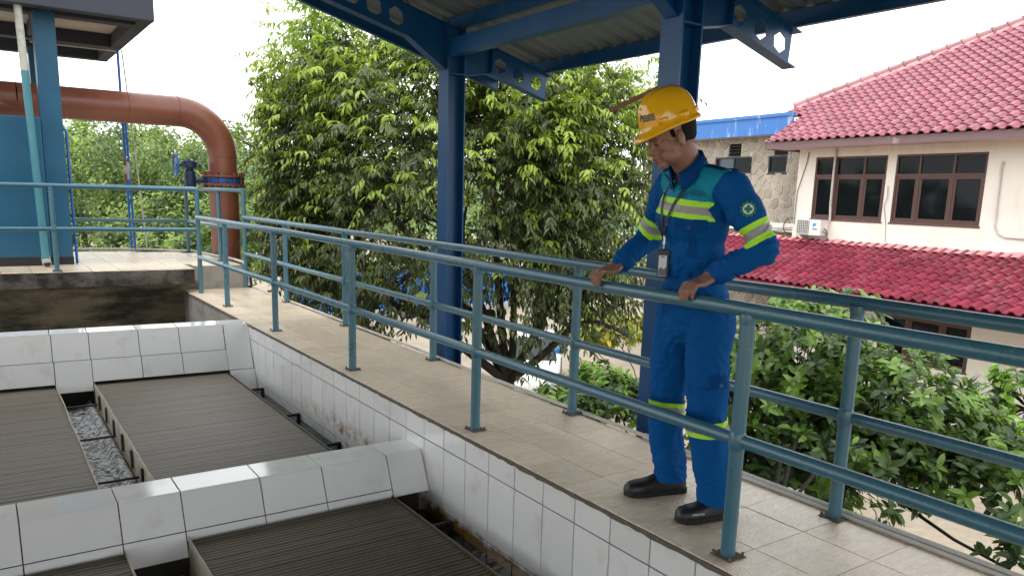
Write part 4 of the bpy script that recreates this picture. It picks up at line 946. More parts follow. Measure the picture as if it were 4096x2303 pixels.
shrub('shrub', 'low green shrub behind the walkway between the outer post and the blue column', (7.3, 6.7, G),
      [(np.array((5.97, 6.85, -0.92)), (.55, .6, .4)), (np.array((5.49, 6.78, -1.06)), (.5, .6, .35)), (np.array((6.16, 6.56, -1.09)), (.5, .6, .45))], 260, (.10, .15), .36)
shrub('shrub', 'yellow-green garden bush in the yard beside the stone wall', (14.6, 14.8, G),
      [(np.array((12.98, 14.41, -1.89)), (1.2, 1.0, .5)), (np.array((12.66, 14.94, -2.16)), (.9, .9, .4))], 200, (.16, .26), .5, 10, 'leaf_yellow')
shrub('shrub', 'leafy bush at the foot of the big tree, left of the blue column', (6.6, 13.4, G),
      [(np.array((4.86, 13.02, -0.09)), (.9, .9, .5)), (np.array((4.94, 11.52, -0.96)), (.5, .6, .25))], 150, (.12, .18), .32, 10, 'leaf_tree')
# ---- far trees behind the platform
def far_tree(label, base, lobes, n, size, bark_r=.18):
    t = thing('tree', base, label, 'tree', 'trees behind the platform'); P_ = []
    tot_ = sum(r_[0]*r_[1]*r_[2] for c_, r_ in lobes); nrm = []; tn = []
    for c_, r_ in lobes:
        k = int(n*(r_[0]*r_[1]*r_[2])/tot_); nc = max(8, k//110); cd = rdir(nc); cp_ = np.array(c_)+cd*(rng.uniform(.5, 1, (nc, 1))**.5)*np.array(r_)
        i_ = rng.integers(0, nc, k); P_.append(cp_[i_]+rng.normal(size=(k, 3))*min(r_)*.16); nrm.append(cd[i_]); tn.append((rng.random(nc)**1.3)[i_]*.75)
    P_ = np.concatenate(P_); nrm = unit(np.concatenate(nrm)+np.array((0, 0, .8))+rng.normal(size=P_.shape)*.5)
    D_ = unit(np.cross(nrm, rdir(len(P_)))+np.array((0, 0, -.2)))
    o_ = link('crown', leaf_mesh('crown', P_, D_, nrm, rng.uniform(.7, 1.3, len(P_))*size, rng.uniform(.5, .7, len(P_))*size, np.clip(np.concatenate(tn)+rng.normal(0, .16, len(P_)), 0, 1), 'leaf_far', simple=True), t); o_['kind'] = 'stuff'
    st = MB(); top = np.mean([c_ for c_, r_ in lobes], axis=0)
    st.tube([base, tuple((np.array(base)*.4+top*.6)), tuple(top)], [bark_r, bark_r*.7, bark_r*.3], 8)
    for c_, r_ in lobes: branch(st, np.array(base)*.45+top*.55, np.array(c_), bark_r*.4, .04, .08)
    st.build('trunk', 'bark', t, 'all')
far_tree('bright green tree behind the leaning blue riser pipes', (4.13, 26.90, G), [(np.array((3.85, 27.17, 1.86)), (1.9, 1.9, 1.3)), (np.array((5.09, 27.63, 2.16)), (1.7, 1.7, 1.1)), (np.array((3.24, 27.30, 0.64)), (1.6, 1.6, 1.3)), (np.array((4.35, 25.26, 0.48)), (1.6, 1.6, 1.4))], 16000, .13)
far_tree('bright green tree showing under the red pipe bend', (5.17, 23.71, G), [(np.array((5.00, 23.85, 1.65)), (1.1, 1.1, 1.0)), (np.array((5.02, 22.30, 0.38)), (1.3, 1.3, 1.2)), (np.array((4.47, 22.63, 0.15)), (1.3, 1.3, 1.1))], 12000, .12)
far_tree('green tree just right of the red riser, left of the big tree', (7.94, 28.01, G), [(np.array((7.91, 28.10, 1.91)), (1.2, 1.2, 1.7)), (np.array((7.74, 26.57, 0.20)), (1.5, 1.5, 1.6)), (np.array((7.14, 26.98, 0.18)), (1.2, 1.2, 1.3))], 11000, .13)
far_tree('green tree half hidden by the blue shelter column', (3.28, 32.43, G), [(np.array((3.47, 33.74, 2.35)), (1.6, 1.6, .9)), (np.array((2.98, 32.46, 0.77)), (2.0, 2.0, 1.6)), (np.array((3.31, 29.46, -0.47)), (2.0, 2.0, 1.3))], 12000, .14)
far_tree('low green tree below the platform railing', (3.67, 21.02, G), [(np.array((3.21, 21.56, -0.18)), (1.6, 1.6, .6)), (np.array((4.08, 20.33, -0.20)), (1.5, 1.5, .6)), (np.array((4.69, 18.68, -0.18)), (1.0, 1.0, .6))], 10000, .12)
far_tree('pale distant tree on the skyline left of the red pipe bend', (12.84, 65.52, G), [(np.array((10.09, 70.46, 4.19)), (5, 5, 2.2)), (np.array((14.29, 65.03, 3.96)), (5, 5, 2.0)), (np.array((7.21, 74.99, 4.49)), (4, 4, 2.6)), (np.array((17.78, 62.51, 3.48)), (4.5, 4.5, 2.5))], 9000, .34, .35)
far_tree('dark green tree far behind the big tree', (19.02, 36.55, G), [(np.array((17.11, 39.78, -0.35)), (4, 4, 3)), (np.array((19.60, 35.44, -0.96)), (4, 4, 2.6)), (np.array((26.16, 35.75, -1.47)), (4, 4, 2.5))], 9000, .26, .3)

# ------------------------------------------------------------------ yard: fence, low wall, scooter, car, oddments
fb = thing('fence', (12, 33.5, G), 'bright blue corrugated site fence at the far side of the yard', 'fence')
fm_ = MB(); W_ = 1.0; nv = 20
vs = [(W_*i/nv, .035*(1 if (i % 4) in (1, 2) else 0), z) for z in (0, 1.9) for i in range(nv+1)]
fm_.add(vs, [(i, i+1, nv+2+i, nv+1+i) for i in range(nv)]); fm_ = fm_.mesh('fence_panel', 'fence_blue')
fd = V((1, .04, 0)).normalized()
for k in range(12):
    X = Matrix.Rotation(math.atan2(fd.y, fd.x), 4, 'Z'); X.translation = V((11.5, 33.4, G+.1))+fd*(1.0*k); link('fence_panel', fm_, fb, X)
for k in range(7):
    p_ = V((11.5, 33.45, G))+fd*(2.0*k); MB().box(p_.x-.03, p_.x+.03, p_.y+.04, p_.y+.1, G, G+1.9).build('post', 'fence_blue', fb)
tag(MB().box(12, 26, 32.2, 32.5, G, G+.35).build('kerb_wall', 'slab_grey', None), 'low cement kerb in front of the blue fence', 'kerb')
sc = thing('scooter', (15.3, 29.9, G), 'grey and black motor scooter parked by the blue fence', 'scooter')
def sxf(mb, name, m, par, sm=True):
    o_ = mb.build(name, m, par, sm); return o_
so = V((15.3, 29.9, G)); sdir = V((-.62, .78, 0)).normalized(); sl = V((-sdir.y, sdir.x, 0))
def SP_(f_, l_, z): return so+sdir*f_+sl*l_+ZZ*z
for f_ in (.62, -.62):
    w_ = MB().tube([SP_(f_+.2*math.cos(a), 0, .27+.2*math.sin(a)) for a in np.linspace(0, 2*PI, 21)], .065, 8, False).build('wheel', 'tyre', sc, 60)
    MB().lathe(SP_(f_, -.03, .27), sl, [(0, .15), (.06, .15)], 14).build('rim', 'metal', w_, 40)
MB().tube([SP_(-.75, 0, .62), SP_(-.3, 0, .55), SP_(.0, 0, .42), (SP_(.25, 0, .36))], [.07, .16, .15, .12], 12).build('body', 'scooter_black', sc, 60)
MB().tube([SP_(.3, 0, .35), SP_(.42, 0, .6), SP_(.5, 0, .95)], [.14, .2, .13], 12).build('front_shield', 'scooter_grey', sc, 60)
MB().tube([SP_(-.78, 0, .80), SP_(-.5, 0, .78), SP_(-.1, 0, .76), SP_(.05, 0, .70)], [.07, .12, .13, .09], 12).build('seat', 'scooter_black', sc, 60)
MB().tube([SP_(.45, .33, 1.03), SP_(.5, 0, 1.0), SP_(.45, -.33, 1.03)], .025, 8).build('handlebar', 'scooter_black', sc, 60)
for s_ in (1, -1): MB().ell(SP_(.42, .3*s_, 1.17), (.06, .06, .045), None, 10, 6).build('mirror', 'scooter_black', sc, True)
MB().ell(SP_(-.82, 0, .70), (.06, .1, .05), None, 10, 6).build('tail_light', 'tail_red', sc, True)
MB().obox(SP_(-.88, 0, .50), sl, ZZ, -sdir, .25, .12, .01).build('number_plate', 'plate_white', sc)

ca = thing('car', (12.6, 17.6, G), 'white car parked under the big tree, seen between the railing posts', 'car')
co = V((13.6, 18.6, G)); cd_ = V((-.62, -.78, 0)).normalized(); cl = V((-cd_.y, cd_.x, 0))
def CP_(f_, l_, z): return co+cd_*f_+cl*l_+ZZ*z
def loft(secs, close=True):
    m_ = MB(); n_ = len(secs[0]); vs = [v for s_ in secs for v in s_]
    fs = [(i*n_+k, i*n_+(k+1) % n_, (i+1)*n_+(k+1) % n_, (i+1)*n_+k) for i in range(len(secs)-1) for k in range(n_)]
    if close: fs += [tuple(range(n_-1, -1, -1)), tuple((len(secs)-1)*n_+k for k in range(n_))]
    return m_.add(vs, fs)
def csec(f_, w, z0, z1, rr=.12): return [CP_(f_, l_, z) for l_, z in ((-w+rr*.4, z0), (w-rr*.4, z0), (w, z0+rr), (w, z1-rr), (w-rr, z1), (-w+rr, z1), (-w, z1-rr), (-w, z0+rr))]
loft([csec(2.1, .62, .35, .62), csec(2.0, .78, .25, .78), csec(1.2, .84, .22, .95), csec(.9, .85, .22, 1.0), csec(-1.2, .85, .22, 1.02), csec(-2.0, .80, .25, .98), csec(-2.1, .7, .35, .85)]).build('body', 'car_white', ca, 50)
loft([csec(.95, .74, .98, 1.02, .02), csec(.25, .66, .99, 1.5, .1), csec(-1.0, .66, 1.0, 1.52, .1), csec(-1.75, .72, 1.0, 1.06, .02)]).build('windows', 'car_glass', ca, 30)
loft([csec(.2, .61, 1.495, 1.535, .01), csec(-.4, .62, 1.50, 1.56, .02), csec(-1.0, .61, 1.505, 1.55, .01)]).build('roof', 'car_white', ca, 50)
for f_, l_ in ((1.3, .78), (1.3, -.78), (-1.3, .78), (-1.3, -.78)):
    w_ = MB().lathe(CP_(f_, l_-.1, .32), cl, [(0, .29), (.02, .32), (.18, .32), (.2, .29)], 24).build('wheel', 'tyre', ca, 40)
    MB().lathe(CP_(f_, l_-.105, .32), cl, [(0, .19), (.21, .19)], 18).build('rim', 'metal', w_, 40)
for l_ in (.6, -.6): MB().ell(CP_(2.02, l_, .66), (.1, .13, .07), None, 10, 8).build('headlight', 'plate_white', ca, True)
tag(MB().ell(np.array((12.25, 15.63, -2.52)), (.22, .3, .12), None, 12, 8).ell(np.array((12.32, 15.60, -2.47))+np.array((.1, .2, .08)), (.12, .2, .12), None, 12, 8).build('bundle', 'blue_plastic', None, 'all'), 'small bright blue bundle lying on the white car', 'bundle')
for k, (x_, y_, m_, lab) in enumerate(((*(18.10, 8.89), 'yellow_plastic', 'yellow jerrycan nearest the big shrub'), (*(18.15, 8.47), 'blue_plastic', 'blue jerrycan lying among yellow ones'), (*(17.78, 8.15), 'yellow_plastic', 'yellow jerrycan right of the blue one'), (*(18.21, 8.05), 'yellow_plastic', 'yellow jerrycan farthest to the right'), (*(17.51, 7.80), 'yellow_plastic', 'yellow jerrycan standing lowest on the yard'))):
    j_ = MB().bevbox(x_-.12, x_+.12, y_-.09, y_+.09, G, G+.34, .03).bevbox(x_-.07, x_+.07, y_-.012, y_+.012, G+.36, G+.385, .008).box(x_-.07, x_-.055, y_-.012, y_+.012, G+.33, G+.37).box(x_+.055, x_+.07, y_-.012, y_+.012, G+.33, G+.37).lathe((x_+.085, y_, G+.33), (0, 0, 1), [(0, .025), (.045, .025)], 10).build('jerrycan', m_)
    tag(j_, lab+' in the yard beyond the shrub', 'jerrycan', 'jerrycans in the yard')
tag(MB().box(15.2, 16.6, 7.3, 8.4, G, G+.22).build('stone_slab', 'slab_grey'), 'grey stone slab lying in the yard beyond the shrub', 'slab')
# ------------------------------------------------------------------ the worker
def chain(mb, pts, rs, n=14, sub=6):
    pts = [V(p_) for p_ in pts]
    P_, R_ = [], []
    for i in range(len(pts)-1):
        for k in range(sub):
            t_ = k/sub; P_.append(pts[i].lerp(pts[i+1], t_)); R_.append(rs[i]+(rs[i+1]-rs[i])*t_)
    P_.append(pts[-1]); R_.append(rs[-1])
    mb.tube(P_, R_, n)
    for p_, r_ in ((pts[0], rs[0]), (pts[-1], rs[-1])): mb.ell(p_, (r_, r_, r_), None, 12, 8)
    for p_, r_ in zip(pts[1:-1], rs[1:-1]): mb.ell(p_, (r_*1.01,)*3, None, 12, 8)
def fuse(mb, vox, smooth=3, fac=.5):
    """union of closed shapes as one continuous skin"""
    me = bpy.data.meshes.new('tmp'); me.from_pydata(mb.v, [], mb.f)
    o_ = bpy.data.objects.new('tmp', me); C.objects.link(o_)
    r_ = o_.modifiers.new('r', 'REMESH'); r_.mode = 'VOXEL'; r_.voxel_size = vox; r_.adaptivity = 0
    if smooth: s_ = o_.modifiers.new('s', 'SMOOTH'); s_.iterations = smooth; s_.factor = fac
    dg = bpy.context.evaluated_depsgraph_get(); out = bpy.data.meshes.new_from_object(o_.evaluated_get(dg))
    bpy.data.objects.remove(o_); bpy.data.meshes.remove(me); return out
def finish(me, m_, name, parent):
    me.materials.clear(); me.materials.append(MATS[m_]); me.polygons.foreach_set('use_smooth', [True]*len(me.polygons)); me.name = name
    return link(name, me, parent)
# head frame
hyaw = math.radians(22); hpit = math.radians(21)
hf0 = V((-math.cos(hyaw), math.sin(hyaw), 0)); HF = hf0*math.cos(hpit)-ZZ*math.sin(hpit); HL = V((0, 0, 1)).cross(hf0).normalized(); HU = HF.cross(HL)
HC = V((2.338, 2.31, 1.613)); HR = Matrix((HF, HL, HU)).transposed(); HS = .93
def hp(f_, l_, u_): return HC+(HF*f_+HL*l_+HU*u_)*HS
body = MB()
def he(c_, r_, rot=None): body.ell(hp(*c_), [x_*HS for x_ in r_], HR @ rot if rot else HR, 20, 14)
he((-.012, 0, .035), (.100, .077, .098)); he((-.045, 0, -.014), (.064, .062, .064)); he((.030, 0, -.035), (.066, .062, .090)); he((.022, 0, -.082), (.064, .055, .042)); he((.074, 0, -.108), (.022, .026, .019))
for s in (1, -1):
    he((.052, .036*s, -.030), (.036, .029, .038)); he((.080, .027*s, .014), (.020, .034, .014)); he((.077, .032*s, -.010), (.0165, .0175, .0125))
    he((.098, .014*s, -.050), (.012, .011, .0095)); he((-.004, .082*s, -.020), (.022, .011, .034), Matrix.Rotation(.45*s, 3, 'Z'))
    he((.045, .045*s, -.075), (.035, .02, .03))
chain(body, [hp(.088, 0, .008), hp(.101, 0, -.022), hp(.112, 0, -.043)], [.011, .0125, .0145], 12, 3)
he((.095, 0, -.060), (.012, .02, .012)); he((.098, 0, -.0735), (.0125, .024, .0075)); he((.094, 0, -.0865), (.0125, .020, .0085))
chain(body, [(2.475, 2.29, 1.40), (2.435, 2.295, 1.49), (2.375, 2.30, 1.57)], [.066, .060, .060])
# trunk and limbs (inside the clothes)
SHR, ELR, WRR = V((2.53, 2.485, 1.415)), V((2.585, 2.645, 1.19)), V((2.412, 2.655, 1.062))
SHL, ELL, WRL = V((2.46, 2.09, 1.415)), V((2.525, 1.955, 1.185)), V((2.432, 2.105, 1.073))
chain(body, [(2.49, 2.29, 1.34), (2.51, 2.295, 1.15), (2.535, 2.30, .92)], [.075, .075, .085])
chain(body, [SHL, (2.48, 2.29, 1.40), SHR], [.05, .07, .05])
for a, b, c_ in ((SHR, ELR, WRR), (SHL, ELL, WRL)): chain(body, [a, b, c_], [.048, .040, .027])
HIPS = [V((2.535, 2.385, .87)), V((2.530, 2.205, .87))]; KN = [V((2.535, 2.43, .48)), V((2.50, 2.165, .49))]; AN = [V((2.60, 2.44, .085)), V((2.575, 2.12, .085))]
for h_, k_, a_n in zip(HIPS, KN, AN): chain(body, [h_, k_, a_n], [.070, .050, .04])
# hands curled over the rail: rail axis x=2.333, z=.967
def hand(W, yk, s, spread=.0205, lift=0.):
    """W wrist; yk y of the middle of the knuckle row; s=+1: thumb towards -Y"""
    kz = 1.045+lift; kx = 2.352
    chain(body, [W+V((.03, 0, .012)), W, W.lerp(V((kx+.02, yk, kz)), .5)], [.028, .026, .028])
    ks = []
    for i, (off, ln) in enumerate(((-1.5, .95), (-.5, 1.05), (.5, 1.0), (1.5, .82))):   # index .. little
        y = yk+s*off*spread; arch = -.006*abs(off)
        k0 = V((kx+.004*abs(off), y, kz+arch)); ks.append(k0)
        base = W.lerp(V((kx+.03, yk, kz)), .35)+V((0, s*off*.010, 0))
        chain(body, [base, k0], [.0155, .0125], 10, 4)
        d = random.uniform(-.003, .003)
        p1 = V((kx-.040*ln, y+d+s*off*.001, kz-.002+arch)); p2 = V((kx-.064*ln, y+d, kz-.034*ln+arch)); p3 = V((kx-.060*ln, y+d*2, kz-.066*ln+arch))
        chain(body, [k0, p1, p2, p3], [.0115, .0102, .0092, .0075], 10, 4)
    body.ell((W+V((kx, yk, kz)))/2+V((-.004, 0, -.008)), (.040, .036, .019), Matrix.Rotation(-.15, 3, 'Y'))
    th0 = W+V((-.012, -s*.020, -.004))
    chain(body, [th0, th0+V((-.030, -s*.018, -.014)), th0+V((-.062, -s*.012, -.024)), th0+V((-.088, s*.001, -.022))], [.0165, .0135, .0115, .009], 10, 4)
hand(WRR, 2.680, 1)
hand(WRL, 2.128, -1)
bm_ = fuse(body, .0042, 3, .5)
worker = finish(bm_, 'skin', 'person', None)
tag(worker, 'worker in blue hi-vis coveralls and yellow hard hat leaning on the railing, looking down', 'person')
# lips, brows, hair
MB().ell(hp(.1045, 0, -.0740), (.0085*HS, .0215*HS, .0055*HS), HR).ell(hp(.1005, 0, -.0865), (.0085*HS, .018*HS, .0062*HS), HR).build('lips', 'lip', worker, 'all')
for s in (1, -1):
    MB().ell(hp(.0935, .034*s, .019), (.0075*HS, .021*HS, .0042*HS), HR @ Matrix.Rotation(.35*s, 3, 'Z')).build('eyebrow', 'hair', worker, 'all')
    MB().ell(hp(.0885, .033*s, -.0175), (.0065*HS, .0135*HS, .0022*HS), HR @ Matrix.Rotation(.3*s, 3, 'Z')).build('eyelashes', 'hair', worker, 'all')
hr = MB(); hr.ell(hp(-.034, 0, .020), [x_*HS for x_ in (.084, .0775, .090)], HR, 24, 16)
for s in (1, -1): hr.ell(hp(.020, .0675*s, .018), [x_*HS for x_ in (.013, .007, .030)], HR); hr.ell(hp(-.048, .004*s, -.008), [x_*HS for x_ in (.0635, .0630, .060)], HR)
finish(fuse(hr, .005, 2), 'hair', 'hair', worker)
# hard hat
hh = MB(); nth, nph = 48, 14; rings = []
HSH = V((-.004, 0, .052))
def hat_pt(th_, e_):   # e_ 0 rim .. 1 crown
    ph = e_*PI/2; c_, s_ = math.cos(ph)**.62, math.sin(ph)
    f_ = .121*c_*math.cos(th_); l_ = .108*c_*math.sin(th_); u_ = .130*s_
    rid = math.exp(-(l_/.020)**2)*.007*math.sin(ph*1.0) if e_ < .999 else .007
    rid += .004*math.exp(-((abs(l_)-.042)/.01)**2)*math.sin(ph)
    return (HSH.x+f_, l_, HSH.z+u_+rid)
prof_ = []
for i in range(nph+1): prof_.append([hp(*[q_/HS for q_ in hat_pt(2*PI*k/nth, i/nph)]) for k in range(nth)])
def brim_pt(th_, w, dz):
    c_ = max(0, math.cos(th_)); ext = .009+.035*c_**2.2
    return hp(*[q_/HS for q_ in (HSH.x+(.121+ext*w)*math.cos(th_), (.108+(.010+.012*c_)*w)*math.sin(th_), HSH.z-.006*w-.022*w*c_**2+dz)])
br = [[brim_pt(2*PI*k/nth, w, dz) for k in range(nth)] for w, dz in ((.5, -.003), (1, -.006), (1, -.014), (.5, -.015), (-.15, -.012))]
rows_ = [br[4], br[3], br[2], br[1], br[0]]+prof_
vs = [v for r_ in rows_ for v in r_]
hh.add(vs, [(i*nth+k, i*nth+(k+1) % nth, (i+1)*nth+(k+1) % nth, (i+1)*nth+k) for i in range(len(rows_)-1) for k in range(nth)])
hat = hh.build('hard_hat', 'helmet', worker, 'all')
for th_ in (1.05, 1.75, 2.45, -1.05, -1.75, -2.45):   # accessory slots and lugs along the rim
    c_ = hp(*[q_/HS for q_ in (HSH.x+.121*math.cos(th_)*1.0, .108*math.sin(th_)*1.0, HSH.z+.016)]); out = (HF*math.cos(th_)/.139+HL*math.sin(th_)/.113).normalized(); tan = HU.cross(out)
    MB().obox(c_, tan, HU, out, .040, .022, .012, .004).build('slot', 'helmet', hat, 'all')
# clothes ----------------------------------------------------------------
def wrinkle(me, amp, sc, seed, mask=None):
    N_ = [v.normal.copy() for v in me.vertices]; O_ = []
    for v, vn in zip(me.vertices, N_):
        p_ = v.co.copy(); k = 1. if mask is None else mask(p_)
        d = mnoise.noise(V((p_.x*sc[0]+seed, p_.y*sc[1], p_.z*sc[2]))) + .5*mnoise.noise(V((p_.x*sc[0]*2.1, p_.y*sc[1]*2.1+seed, p_.z*sc[2]*2.3)))
        r_ = 1-abs(d)*2
        O_ += list(p_+vn*(amp*k*(.6*d+.5*r_*abs(d))))
    me.vertices.foreach_set('co', O_); me.update()
jk = MB()
def je(c_, r_, rot=None): jk.ell(c_, r_, rot, 24, 16)
lean = Matrix.Rotation(-.10, 3, 'Y')
je((2.478, 2.290, 1.29), (.116, .176, .165), lean); je((2.500, 2.295, 1.12), (.114, .154, .20), lean); je((2.525, 2.298, .93), (.122, .158, .20)); je((2.530, 2.298, .80), (.124, .160, .12))
chain(jk, [SHL+V((0, .02, -.005)), (2.478, 2.21, 1.435), (2.475, 2.29, 1.455), (2.495, 2.37, 1.435), SHR+V((0, -.02, -.005))], [.072, .068, .062, .068, .072])
for a, b, c_, sgn in ((SHR, ELR, WRR, 1), (SHL, ELL, WRL, -1)):
    m1 = a.lerp(b, .55)
    chain(jk, [a, m1, b], [.073, .064, .058], 16); chain(jk, [b, b.lerp(c_, .5), c_+(c_-b).normalized()*.004], [.058, .050, .042], 16)
jme = fuse(jk, .0062, 4, .5)
armmask = lambda p_: 1.
wrinkle(jme, .026, (5, 5, 9), 3.1)
wrinkle(jme, .0025, (15, 15, 26), 8.3)
def creases(me, specs):
    """sharp sewn-cloth folds: (centre, direction across the folds, reach, spacing, depth)"""
    N_ = [v.normal.copy() for v in me.vertices]; O_ = []
    for v, vn in zip(me.vertices, N_):
        p_ = v.co.copy(); d = 0
        for c_, ax, reach, sp, dep in specs:
            q_ = p_-c_; w_ = math.exp(-q_.length_squared/(reach*reach))
            if w_ < .02: continue
            ph = q_.dot(ax)/sp+1.1*mnoise.noise(p_*9)+.5*mnoise.noise(p_*22)
            d += dep*w_*((1-abs(math.sin(ph*PI)))**1.6-.35)*(.55+.9*abs(mnoise.noise(p_*6+V((3, 1, 7)))))
        O_ += list(p_+vn*d)
    me.vertices.foreach_set('co', O_); me.update()
XX = V((1, 0, 0)); YY = V((0, 1, 0))
creases(jme, [(ELL, (ELL-SHL).normalized(), .10, .034, .013), (ELR, (ELR-SHR).normalized(), .10, .034, .013), (WRL.lerp(ELL, .35), (WRL-ELL).normalized(), .07, .026, .009), (WRR.lerp(ELR, .35), (WRR-ELR).normalized(), .07, .026, .009),
              (SHL+V((-.03, .02, -.13)), V((.3, .8, .5)).normalized(), .10, .04, .012), (SHR+V((-.04, -.02, -.13)), V((.3, -.8, .5)).normalized(), .10, .04, .012),
              (V((2.38, 2.26, 1.16)), V((0, .9, .3)).normalized(), .13, .045, .008), (V((2.45, 2.16, 1.05)), V((.3, .4, .85)).normalized(), .14, .045, .013), (V((2.40, 2.36, .98)), V((0, .35, .9)).normalized(), .14, .05, .011)])
bj = bmesh.new(); bj.from_mesh(jme)
def cut(bm, co, no, side=None):
    g_ = bm.verts[:]+bm.edges[:]+bm.faces[:]
    bmesh.ops.bisect_plane(bm, geom=g_, dist=1e-6, plane_co=co, plane_no=no, clear_outer=side == 'out', clear_inner=side == 'in')
cut(bj, V((2.5, 2.3, .828)), V((.04, 0, -1)), 'out')
# stripe planes on the chest and on the sleeves
CHN = V((-.03, -.10, 1)).normalized(); CH0 = V((2.40, 2.29, 1.292))
HB = [0, .021, .051, .074]
for d in HB: cut(bj, CH0+CHN*d, CHN)
def axis(a, b): return (b-a).normalized()
AL, AR = axis(SHL, ELL), axis(SHR, ELR)
SB = [.170, .193, .226, .250]
for s0, ax in ((SHL, AL), (SHR, AR)):
    for d in SB: cut(bj, s0+ax*d, ax)
# armhole seams
def arm_dist(p_, s0, e0):
    t_ = max(0, min(1, (p_-s0).dot(e0-s0)/(e0-s0).length_squared)); return (p_-(s0+(e0-s0)*t_)).length
ASN = [(V((2.45, 2.112, 1.40)), V((-.12, -.86, -.42)).normalized()), (V((2.51, 2.46, 1.40)), V((-.05, .86, -.42)).normalized())]
for c_, n_ in ASN: cut(bj, c_, n_)
bj.normal_update(); bj.faces.ensure_lookup_table()
groups = {}
for f_ in bj.faces:
    c_ = f_.calc_center_median(); key = 'cloth_blue'
    onarm = None
    for (ac_, an), s0, ax, e0, w0 in ((ASN[0], SHL, AL, ELL, WRL), (ASN[1], SHR, AR, ELR, WRR)):
        if (c_-ac_).dot(an) > 0 and min(arm_dist(c_, s0, e0), arm_dist(c_, e0, w0)) < .115: onarm = (s0, ax, e0, w0)
    if onarm is None:
        d = (c_-CH0).dot(CHN)
        if d > HB[3]: key = 'cloth_teal'
        elif d > HB[2] or (HB[0] < d < HB[1]): key = 'neon'
        elif d > HB[1]: key = 'silver_tape'
        if c_.z > 1.42 and abs(c_.x-2.462-(.05 if c_.y > 2.3 else 0)) < .024 and .075 < abs(c_.y-2.292): key = 'cloth_navy'
    else:
        s0, ax, e0, w0 = onarm; d = (c_-s0).dot(ax)
        if arm_dist(c_, s0, e0) < arm_dist(c_, e0, w0)+.02 and d < .26:
            if SB[0] < d < SB[1] or SB[2] < d < SB[3]: key = 'neon'
            elif SB[1] < d < SB[2]: key = 'silver_tape'
    groups.setdefault(key, []).append(f_)
names = {'cloth_blue': 'jacket', 'cloth_teal': 'yoke', 'neon': 'neon_band', 'silver_tape': 'reflective_band', 'cloth_navy': 'epaulette'}
jacket = None
def islands(vs, fs, least=8):
    par = list(range(len(vs)))
    def find(i):
        while par[i] != i: par[i] = par[par[i]]; i = par[i]
        return i
    for f_ in fs:
        r0 = find(f_[0])
        for i in f_[1:]: par[find(i)] = r0
    out = {}
    for f_ in fs: out.setdefault(find(f_[0]), []).append(f_)
    res = []
    for g_ in out.values():
        if len(g_) < least: continue
        ix = sorted({i for f_ in g_ for i in f_}); mp_ = {i: k for k, i in enumerate(ix)}; res.append(([vs[i] for i in ix], [[mp_[i] for i in f_] for f_ in g_]))
    return res
for key in ('cloth_blue', 'cloth_teal', 'neon', 'silver_tape', 'cloth_navy'):
    if key not in groups: continue
    fs_ = groups[key]; vid = {}; vs = []; fs2 = []
    off = 0 if key == 'cloth_blue' else {'cloth_teal': .0012, 'neon': .0026, 'silver_tape': .0026, 'cloth_navy': .004}[key]
    for f_ in fs_:
        idx = []
        for v in f_.verts:
            if v.index not in vid: vid[v.index] = len(vs); vs.append(v.co+v.normal*off)
            idx.append(vid[v.index])
        fs2.append(idx)
    for vs_, fs_ in ([(vs, fs2)] if key == 'cloth_blue' else islands(vs, fs2)):
        mm = bpy.data.meshes.new(names[key]); mm.from_pydata(vs_, [], fs_); o_ = finish(mm, key, names[key], worker if jacket is None else jacket)
        if key == 'cloth_blue': jacket = o_
from mathutils.bvhtree import BVHTree
bvh = BVHTree.FromBMesh(bj)
def front(y, z, off=.004):   # point on the chest at height z
    h_ = bvh.ray_cast(V((1.5, y, z)), V((1, 0, 0)))
    return (h_[0]+h_[1]*off, h_[1]) if h_[0] else (V((2.37, y, z)), V((-1, 0, 0)))
# collar
cn = V((2.432, 2.294, 1.488)); cu = V((-.46, .03, .9)).normalized(); cf = V((-1, 0, 0)); cf = (cf-cu*cf.dot(cu)).normalized(); cs = cu.cross(cf)
col_ = MB(); nn_ = 40; vs = []
for k in range(nn_+1):
    a = .28+(2*PI-.56)*k/nn_; o_ = cf*math.cos(a)*.074+cs*math.sin(a)*.070; opn = max(0, math.cos(a))
    for h_, r_ in ((-.030, 1.04), (.042-.014*opn, .95), (.046-.014*opn, 1.0), (-.012-.030*opn**2, 1.12+.10*opn), (-.018-.030*opn**2, 1.09+.10*opn)): vs.append(cn+o_*r_+cu*h_-ZZ*.02*opn)
col_.add(vs, [(5*k+a, 5*k+a+1, 5*k+5+a+1, 5*k+5+a) for k in range(nn_) for a in range(4)])
col_.build('collar', 'cloth_navy', jacket, 'all')
# placket, pocket flaps, buttons, cuffs
def patch(name, pts, m_, off, par, th_=.003):
    q_ = MB(); P_ = [front(y, z, off)[0] for y, z in pts]; n_ = len(P_); c_ = front(sum(y for y, z in pts)/n_, sum(z for y, z in pts)/n_, off)[0]
    q_.add(P_+[c_], [(i, (i+1) % n_, n_) for i in range(n_)]); q_.add([p_+V((th_, 0, 0)) for p_ in P_]+P_, [(i, (i+1) % n_, n_+(i+1) % n_, n_+i) for i in range(n_)])
    return q_.build(name, m_, par)
for yc, w in ((2.215, .062), (2.408, .045)):
    patch('pocket_flap', [(yc-w, 1.285), (yc-w*.5, 1.284), (yc, 1.283), (yc+w*.5, 1.284), (yc+w, 1.285), (yc+w, 1.262), (yc+w, 1.245), (yc+w*.6, 1.232), (yc, 1.228), (yc-w*.6, 1.232), (yc-w, 1.245), (yc-w, 1.262)], 'cloth_navy', .0045, jacket)
    patch('pocket_pleat', [(yc-.014, 1.226), (yc+.014, 1.226), (yc+.014, 1.18), (yc+.014, 1.13), (yc-.014, 1.13), (yc-.014, 1.18)], 'cloth_navy', .003, jacket)
